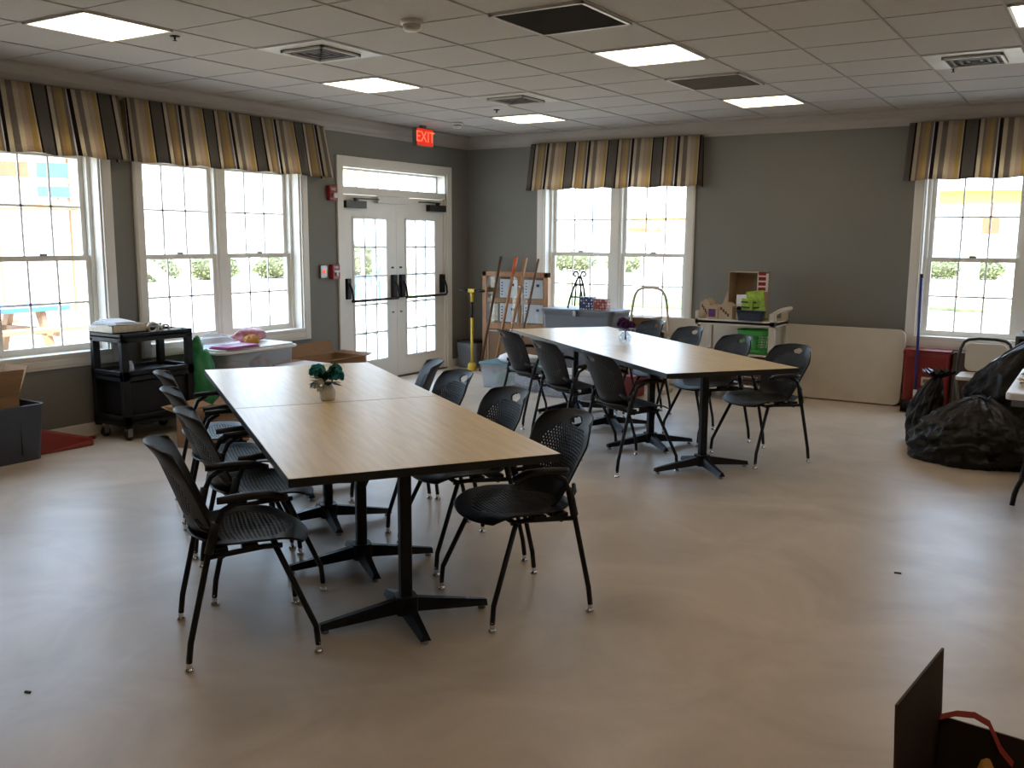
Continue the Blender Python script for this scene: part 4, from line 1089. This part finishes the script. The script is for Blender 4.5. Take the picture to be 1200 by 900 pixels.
b = BM(); tube(b, [(-.22, -.06, 0), (-.22, .07, .50), (-.20, .09, .68), (-.13, .095, .73), (.13, .095, .73), (.20, .09, .68), (.22, .07, .50), (.22, -.06, 0)], .014, 8, smooth=1); obj('frame', b, 'bronze', t)
b = BM(); prism(b, rrect(-.165, .165, .44, .69, .05), .075, .092, 'y'); obj('back_panel', b, 'offwhite', t, .003)
b = BM(); prism(b, rrect(-.19, .19, -.30, .08, .05), .40, .43, 'z'); obj('seat', b, 'offwhite', t, .004)
b = BM(); tube(b, [(-.19, .20, 0), (-.19, -.22, .42)], .013, 8); tube(b, [(.19, .20, 0), (.19, -.22, .42)], .013, 8); tube(b, [(-.19, .12, .08), (.19, .12, .08)], .01, 8); obj('rear_legs', b, 'grille', t)

# ------------------------------------------------------------------ trash bags
def trash_bag(name, loc, rx, ry, h, neck, seed, lab, tie=True, full=.62):
    t = thing(name, lab, 'trash bag', loc, 0, 'black trash bags by the right window')
    rr = random.Random(seed); ph = [rr.uniform(0, 6.28) for _ in range(12)]
    b = BM(); nu, nv = 120, 72; rows = []
    for j in range(nv+1):
        f = j/nv; row = []
        prof_ = (1-(1-min(1, f*2.6+.62))**2)**.5 if f < .15 else (math.cos((f-.15)/.85*PI/2)**(.62 if full == .62 else .5))
        prof_ = max(prof_, .16)
        nx, ny = neck[0]*max(0, f-.45)**1.5*2.4, neck[1]*max(0, f-.45)**1.5*2.4
        for i in range(nu):
            a = 2*PI*i/nu
            q = 1+.07*math.sin(2*a+ph[0]+3*f)+.05*math.sin(5*a+ph[1]+5*f)+.035*math.sin(9*a+ph[2]-6*f)*math.sin(5*f*PI+ph[3])+.03*math.sin(13*a+ph[4]+9*f)*(.3+f)+.02*math.sin(21*a+ph[5])*f
            q += .02*math.sin(11*f*PI+ph[6]+2*math.sin(a+ph[7]))
            e = Vector((math.cos(a)*2.2, math.sin(a)*2.2, f*3.2+seed)); q += .16*((1-abs(noise.noise(e)))-.7)+.10*((1-abs(noise.noise(e*2.1)))-.7)+.06*((1-abs(noise.noise(e*4.5)))-.7)
            row.append(b.verts.new((rx*prof_*q*math.cos(a)+nx, ry*prof_*q*math.sin(a)+ny, h*f**.93+.012*math.sin(4*a+ph[8])*min(1, f*4))))
        rows.append(row)
    for A, B in zip(rows, rows[1:]):
        for k in range(nu): b.faces.new((A[k], A[(k+1) % nu], B[(k+1) % nu], B[k])).smooth = True
    b.faces.new(rows[0][::-1]); b.faces.new(rows[-1])
    obj('bag', b, 'bag', t)
    if not tie: return
    b = BM(); c = Vector((neck[0]*.45**0*(.55**1.5*2.4), neck[1]*(.55**1.5*2.4), h))
    for k in range(12):
        a = 2*PI*k/12; d = Vector((math.cos(a), math.sin(a), .3+.5*rr.random()))
        e = c+Vector((d.x*.12, d.y*.10, d.z*.05)); s = Vector((-math.sin(a), math.cos(a), 0))*.045
        v = [b.verts.new(q) for q in (c+s*.3-Vector((0, 0, .04)), c-s*.3-Vector((0, 0, .04)), e-s+Vector((0, 0, .02*rr.random())), e+Vector((0, 0, -.02)), e+s)]
        b.faces.new(v)
    obj('gathered_top', b, 'bag', t)
trash_bag('trash_bag', (-.73, 7.40, 0), .385, .32, .47, (.03, .03), 3, 'large squat black trash bag in front of the others at the right', False)
trash_bag('trash_bag', (-.52, 8.08, 0), .38, .26, .86, (.17, -.02), 9, 'tall black trash bag leaning right behind the squat one', True, 1.0)
trash_bag('trash_bag', (-1.13, 7.93, 0), .13, .17, .55, (.08, .0), 15, 'small black trash bag behind at the left of the pile')

# folding table at the right edge
t = thing('folding_table', 'white folding table cut off by the right edge of the picture', 'folding table', (0, 0, 0))
b = BM(); prism(b, rrect(-.43, .33, 5.87, 7.10, .03), .70, .74); obj('tabletop', b, 'white', t, .006)
b = BM(); bx(b, -.40, .30, 5.90, 7.07, .66, .70); obj('apron', b, 'grey', t)
for y in (6.22, 6.85):
    b = BM(); tube(b, [(-.37, y, .012), (-.36, y, .10), (-.32, y, .20), (-.30, y, .67)], .015, 8, smooth=1); tube(b, [(.27, y, .012), (.26, y, .10), (.22, y, .20), (.20, y, .67)], .015, 8, smooth=1); tube(b, [(-.30, y, .35), (.20, y, .35)], .012, 8); obj('leg_frame', b, 'blackmetal', t)
b = BM(); rr = random.Random(4)
for k in range(60):
    c = Vector((rr.uniform(-.07, .07), rr.uniform(-.2, .2), .004+.02*rr.random())); a = rr.uniform(0, 6.28); d = Vector((math.cos(a), math.sin(a), rr.uniform(-.1, .5)))*.035; s = Vector((-math.sin(a), math.cos(a), .2))*.016
    b.faces.new([b.verts.new(q) for q in (c-d, c+s, c+d, c-s)])
tag(obj('yellow_leaves', b, 'yellow', None, 0, (-.32, 6.35, .753)), 'pile of yellow craft leaves on the table at the right edge', 'craft leaves', None, 'stuff')
t = thing('shelf_unit', 'dark shelf unit at the right edge beyond the trash bags', 'shelf', (-.36, 8.75, 0))
b = BM()
for sx in (-1, 1): bx(b, sx*.22-.012, sx*.22+.012, -.16, .16, 0, .82)
bx(b, -.22, .22, .14, .16, 0, .82); obj('sides', b, 'grille', t)
for z in (.05, .42, .80):
    b = BM(); bx(b, -.21, .21, -.15, .14, z, z+.02); obj('shelf_board', b, 'grille', t)
b = BM(); cushionblob(b, (0, 0, .04), .15, .1, .05, 91, .2, 3, -.04); tag(obj('teal_cloth', b, 'tealplastic', None, 0, (-.40, 8.70, .8225)), 'teal fluffy cloth on top of the dark shelf at right', 'cloth')

# ------------------------------------------------------------------ foreground carton
A0 = Vector((-.285, 2.635)); dL = Vector((-.045, -.40)).normalized(); dB = Vector((.9615, -.13)).normalized()
rz = math.atan2(-dL.y, -dL.x) - PI/2      # local +y runs from the near side to the back side
dB = Vector((math.cos(rz), math.sin(rz)))
wB, dP, hB = .52, .405, .305
cc = A0 + dL*dP/2 + dB*wB/2
t = thing('cardboard_box', 'open dark cardboard box with raised flap in the lower right corner', 'box', (cc.x, cc.y, 0), rz)
b = BM(); th = .006
bx(b, -wB/2, wB/2, -dP/2, dP/2, 0, th); bx(b, -wB/2, -wB/2+th, -dP/2, dP/2, 0, hB); bx(b, wB/2-th, wB/2, -dP/2, dP/2, 0, hB); bx(b, -wB/2, wB/2, -dP/2, -dP/2+th, 0, hB); bx(b, -wB/2, wB/2, dP/2-th, dP/2, 0, hB)
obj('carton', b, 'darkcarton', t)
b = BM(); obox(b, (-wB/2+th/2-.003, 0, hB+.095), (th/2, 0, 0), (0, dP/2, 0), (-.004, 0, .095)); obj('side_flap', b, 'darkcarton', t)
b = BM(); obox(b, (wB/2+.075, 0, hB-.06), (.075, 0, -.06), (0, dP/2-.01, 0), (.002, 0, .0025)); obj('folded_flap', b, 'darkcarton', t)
b = BM(); pts = [(-wB/2+.005, .03, hB+.002), (-wB/2+.04, .06, hB+.012), (-wB/2+.085, .06, hB+.022), (-wB/2+.125, .04, hB+.020), (-wB/2+.165, -.01, hB-.015), (-wB/2+.20, -.04, hB-.03)]
for p, q in zip(pts, pts[1:]):
    p, q = Vector(p), Vector(q); d = (q-p)/2; s = Vector((0, .006, .006)); obox(b, (p+q)/2, d*1.05, s, d.cross(s).normalized()*.0012)
bmesh.ops.translate(b, verts=b.verts, vec=(0, dP/2-.05, 0))
tag(obj('red_ribbon', b, 'ribbon', None, 0, (cc.x, cc.y, 0), rz), 'thin red ribbon looped over the back edge of the dark box', 'ribbon')
b = BM(); cushionblob(b, (0, 0, .115), .15, .15, .115, 95, .12, 3, -.115, .1); o = tag(obj('navy_cloth', b, 'navy', None, 0, (cc.x+.085, cc.y+.02, .007), rz), 'dark navy cloth bundle inside the foreground box', 'cloth')
b = BM(); cushionblob(b, (0, 0, .12), .035, .05, .125, 96, .12, 3, -.12, .15); tag(obj('yellow_yarn', b, 'tan', None, 0, (-.155, 2.535, .007), rz), 'mottled yellow yarn beside the navy cloth in the foreground box', 'yarn')
for x, y, w_, lab in ((-3.06, 1.69, .016, 'tiny dark scrap on the bare floor at lower left'), (-.73, 4.63, .022, 'tiny dark scrap on the bare floor in front of the trash bags')):
    b = BM(); obox(b, (0, 0, .003), (w_*.7, .004, 0), (-.001, .0035, .001), (0, 0, .002)); tag(obj('floor_scrap', b, 'black', None, 0, (x, y, 0)), lab, 'scrap')

# ------------------------------------------------------------------ outdoors
b = BM(); bx(b, -60, WX-TH, -30, 60, -.2, -.05); bx(b, WX-TH, 40, WY+TH, 60, -.2, -.05); struct('ground_outside', b, 'sand')
b = BM(); bx(b, -9.2, WX-TH, 6.2, 10.5, -.05, -.03); bx(b, -9.2, 6, 10.5, 12.0, -.05, -.03); bx(b, WX-TH, 6, WY+TH, 10.5, -.05, -.03); struct('path_outside', b, 'concrete')
b = BM(); bx(b, -17, -6, 20.8, 25.2, -.05, .0); bx(b, -4.5, 2, 21.6, 24.2, -.05, .0); bx(b, -36, -24, 31, 40, -.05, .0); struct('lawn_outside', b, 'lawn')

def hedge(x, y, w, d, h, seed, lab):
    t = thing('hedge_bush', lab, 'hedge', (x, y, -.05), 0, 'hedge bushes outside')
    b = BM(); cushionblob(b, (0, 0, h*.5), w*.46, d*.46, h*.46, seed, .08, 3); obj('core', b, 'hedgecore', t)
    rr = random.Random(seed); b = BM()
    for k in range(900):
        th = rr.uniform(0, 2*PI); z = rr.uniform(-.9, 1); r = math.sqrt(max(0, 1-z*z)); q = rr.uniform(.92, 1.1)
        c = Vector((w*.5*r*math.cos(th)*q, d*.5*r*math.sin(th)*q, h*.5+h*.5*z*q))
        n = Vector((rr.uniform(-1, 1), rr.uniform(-1, 1), rr.uniform(-1, 1))).normalized(); s = n.orthogonal().normalized()*rr.uniform(.04, .09); u = n.cross(s)
        b.faces.new([b.verts.new(p) for p in (c-s, c+u*.6, c+s, c-u*.6)])
    obj('leaves', b, 'hedge', t)
hn = 0
for x, y, w, d, h, lab in ((-29.6, 22.3, 1.8, 1.6, .95, 'hedge bush outside the double left window, left pane'), (-29.2, 24.6, 2.2, 1.6, .95, 'hedge bush outside the double left window, centre'), (-28.6, 27.3, 2.2, 1.6, .95, 'hedge bush outside the double left window, right pane'), (-26.7, 29.9, 2.2, 1.6, 1.45, 'hedge bush outside the left leaf of the door'),
                           (-23.4, 43.0, 2.6, 1.8, 1.1, 'green hedge bush outside the left pane of the back window'), (-20.9, 43.6, 1.8, 1.8, .95, 'second green hedge bush outside the back window'), (-6.4, 45.5, 1.8, 1.4, .9, 'hedge bush outside the right window'), (-4.6, 45.8, 1.6, 1.4, .85, 'hedge bush outside the far right of the right window')):
    hn += 1; hedge(x, y, w, d, h, 100+hn, lab)

def building(name, lab, x0, x1, y0, y1, h, m, band, fr, wins):
    t = thing(name, lab, 'building', ((x0+x1)/2, (y0+y1)/2, 0))
    o = Vector(t.location)
    P = lambda n, bm, mm, par=None: obj(n, bm, mm, par or t)
    hx, hy = (x1-x0)/2, (y1-y0)/2
    b = BM(); bx(b, -hx, hx, -hy, hy, -.1, h); P('wall', b, m)
    b = BM(); bx(b, -hx-.3, hx+.3, -hy-.3, hy+.3, h, h+.25); P('roof', b, 'yellowsiding')
    if band:
        b = BM(); bx(b, -hx-.02, hx+.02, -hy-.02, -hy, 2.3, 3.0); P('yellow_band', b, 'yellowsiding')
        b = BM(); bx(b, -hx-.04, -hx+2.2, -hy-.04, -hy, 2.08, 2.3); P('orange_line', b, 'roofred')
    for u, z in wins:
        b = BM()
        if fr == 'B': bx(b, u-.5, u+.5, -hy-.05, -hy, z-.6, z+.6)
        else: bx(b, hx, hx+.05, u-.5, u+.5, z-.6, z+.6)
        P('window', b, 'steel')
building('yellow_building', 'pale building with yellow band seen through the back window', -26, -8, 55, 61, 5.2, 'whitesiding', True, 'B', [(-8.6, 1.3), (-5, 1.3), (0, 1.3), (4.5, 1.3)])
building('white_building', 'pale building far outside the left windows', -46, -40, 8, 46, 5.5, 'whitesiding', False, 'L', [(-10, 2.2), (-3, 2.2), (4, 2.2), (11, 2.2), (16, 2.2)])
# covered walkway outside the right window
t = thing('covered_walkway', 'cream covered walkway with posts outside the right window', 'walkway', (-1.0, 21.0, -.05))
b = BM(); bx(b, -2.0, 9, -.3, .2, 2.38, 2.62); obj('beam', b, 'yellowsiding', t)
for x in (-1.35, 2.2, 5.7):
    b = BM(); bx(b, x-.15, x+.15, -.2, .1, 0, 2.38); obj('post', b, 'render', t)
b = BM(); bx(b, -2.1, 9, -.5, 2.4, 2.62, 2.75); obj('roof', b, 'whitesiding', t)
b = BM(); bx(b, -1.18, -.88, -.26, -.18, 1.78, 2.12); bx(b, -1.05, -1.01, -.24, -.20, 2.12, 2.38); obj('hanging_sign', b, 'roofred', t)
t = thing('low_planter', 'low grey planter wall with green top outside the right window', 'planter', (-2.1, 20.0, -.05))
b = BM(); bx(b, -.9, .9, -.3, .3, 0, .30); obj('wall', b, 'concrete', t)
b = BM(); cushionblob(b, (0, 0, .34), .85, .25, .14, 77, .12, 3); obj('planting', b, 'hedge', t)

# playground tower beyond the first window
t = thing('playground_tower', 'wooden playground tower with slide outside the near left window', 'playset', (-17.9, 10.75, -.05), -.54)
for sx in (-1, 1):
    for sy in (-1, 1):
        b = BM(); bx(b, sx*.7-.07, sx*.7+.07, sy*.7-.07, sy*.7+.07, 0, 3.4); obj('post', b, 'playwood', t)
b = BM(); bx(b, -.8, .8, -.8, .8, 2.15, 2.27); obj('deck', b, 'playwood', t)
b = BM(); bx(b, .70, .76, -.7, .7, 2.62, 2.70)
for k in range(8): bx(b, .71, .75, -.62+.17*k, -.58+.17*k, 2.27, 2.62)
obj('railing', b, 'playwood', t)
b = BM(); prism(b, [(-1.0, 3.4), (1.0, 3.4), (0, 4.3)], -1.0, 1.0, 'x'); obj('roof', b, 'roofred', t)
b = BM(); bx(b, .72, .77, -.65, -.05, 2.72, 3.0); obj('red_panel', b, 'roofred', t)
b = BM(); bx(b, .72, .77, .08, .62, 2.72, 3.0); obj('green_panel', b, 'playgreen', t)
b = BM(); bx(b, .76, .80, .08, .62, 2.36, 2.56); obj('blue_panel', b, 'playblue', t)
b = BM(); obox(b, (.2, 1.75, 1.2), (.3, 0, 0), (0, 1.1, -1.0), (0, .02, .03))
for q in (-1, 1): obox(b, (.2+q*.31, 1.75, 1.28), (.025, 0, 0), (0, 1.1, -1.0), (0, .05, .09))
obj('slide', b, 'whitesiding', t)
b = BM()
for k in range(5): obox(b, (.5, -.9-.14*k, 1.9-.4*k), (.3, 0, 0), (0, .08, 0), (0, 0, .02))
obj('ladder', b, 'playwood', t)

t = thing('picnic_table', 'low blue topped picnic table outside the near left window', 'picnic table', (-12.6, 6.6, -.05), .05)
b = BM(); bx(b, -.5, .5, -1.1, 1.1, .62, .68); obj('tabletop', b, 'playblue', t)
for s in (-1, 1):
    b = BM(); bx(b, s*.85-.15, s*.85+.15, -1.1, 1.1, .38, .43); obj('bench', b, 'playwood', t)
    b = BM(); obox(b, (0, s*.75, .34), (.75, 0, 0), (0, .04, 0), (0, 0, .05))
    for q in (-1, 1): obox(b, (q*.45, s*.75, .33), (.06, 0, 0), (0, .04, 0), (q*-.12, 0, .32))
    obj('trestle', b, 'playwood', t)
t = thing('garden_chair', 'pale blue slatted garden chair outside the double left window', 'garden chair', (-17.0, 19.6, -.05), -.6)
b = BM()
for k in range(5): obox(b, (-.24+.12*k, .2, .75), (.05, 0, 0), (0, .02, 0), (0, .14, .4))
obj('backrest', b, 'playblue', t)
b = BM(); obox(b, (0, -.1, .38), (.3, 0, 0), (0, .28, -.04), (0, 0, .02)); obj('seat', b, 'playblue', t)
for s in (-1, 1):
    b = BM(); bx(b, s*.3-.03, s*.3+.03, -.36, -.30, 0, .55); bx(b, s*.3-.03, s*.3+.03, .16, .22, 0, .5); bx(b, s*.32-.06, s*.32+.06, -.4, .3, .55, .58); obj('leg_frame', b, 'playblue', t)

# ------------------------------------------------------------------ light, sky, camera
w = bpy.data.worlds.new('sky'); sc.world = w; w.use_nodes = True
N = w.node_tree.nodes; L = w.node_tree.links; bg = N['Background']
sk = N.new('ShaderNodeTexSky'); sk.sky_type = 'NISHITA'; sk.sun_disc = False; sk.sun_elevation = math.radians(55); sk.sun_rotation = math.radians(150); sk.air_density = 1.0; sk.dust_density = 2.5
hz = N.new('ShaderNodeMix'); hz.data_type = 'RGBA'; hz.inputs['Factor'].default_value = .45
L.new(sk.outputs[0], hz.inputs['A']); hz.inputs['B'].default_value = (7.0, 8.9, 11.4, 1)
L.new(hz.outputs['Result'], bg.inputs['Color']); bg.inputs['Strength'].default_value = 1.3
su = bpy.data.lights.new('sun', 'SUN'); su.energy = 13.0; su.color = (1, .95, .86); su.angle = math.radians(.6)
so = bpy.data.objects.new('sun', su); C.objects.link(so)
so.rotation_euler = Vector((-.45, .62, -1.0)).to_track_quat('-Z', 'Y').to_euler()

cam = bpy.data.cameras.new('camera'); co = bpy.data.objects.new('camera', cam); C.objects.link(co); sc.camera = co
cam.sensor_width = 36; cam.lens = 1097.2/1200*36; cam.clip_start = .05; cam.clip_end = 300
Rm = [[.84482212, .08679251, -.52796083], [.5350142, -.12606319, .83538487], [.00594872, -.98821816, -.1529362]]
m4 = Matrix([[Rm[i][0], -Rm[i][1], -Rm[i][2], (0, 0, 1.575)[i]] for i in range(3)] + [[0, 0, 0, 1]])
co.matrix_world = m4
vs = sc.view_settings; sc.display_settings.display_device = 'sRGB'
vs.view_transform = 'Standard'; vs.look = 'None'; vs.gamma = 1; vs.exposure = 0; vs.use_curve_mapping = False
sc.cycles.max_bounces = 10; sc.cycles.diffuse_bounces = 6; sc.cycles.transparent_max_bounces = 24; sc.cycles.sample_clamp_indirect = 6
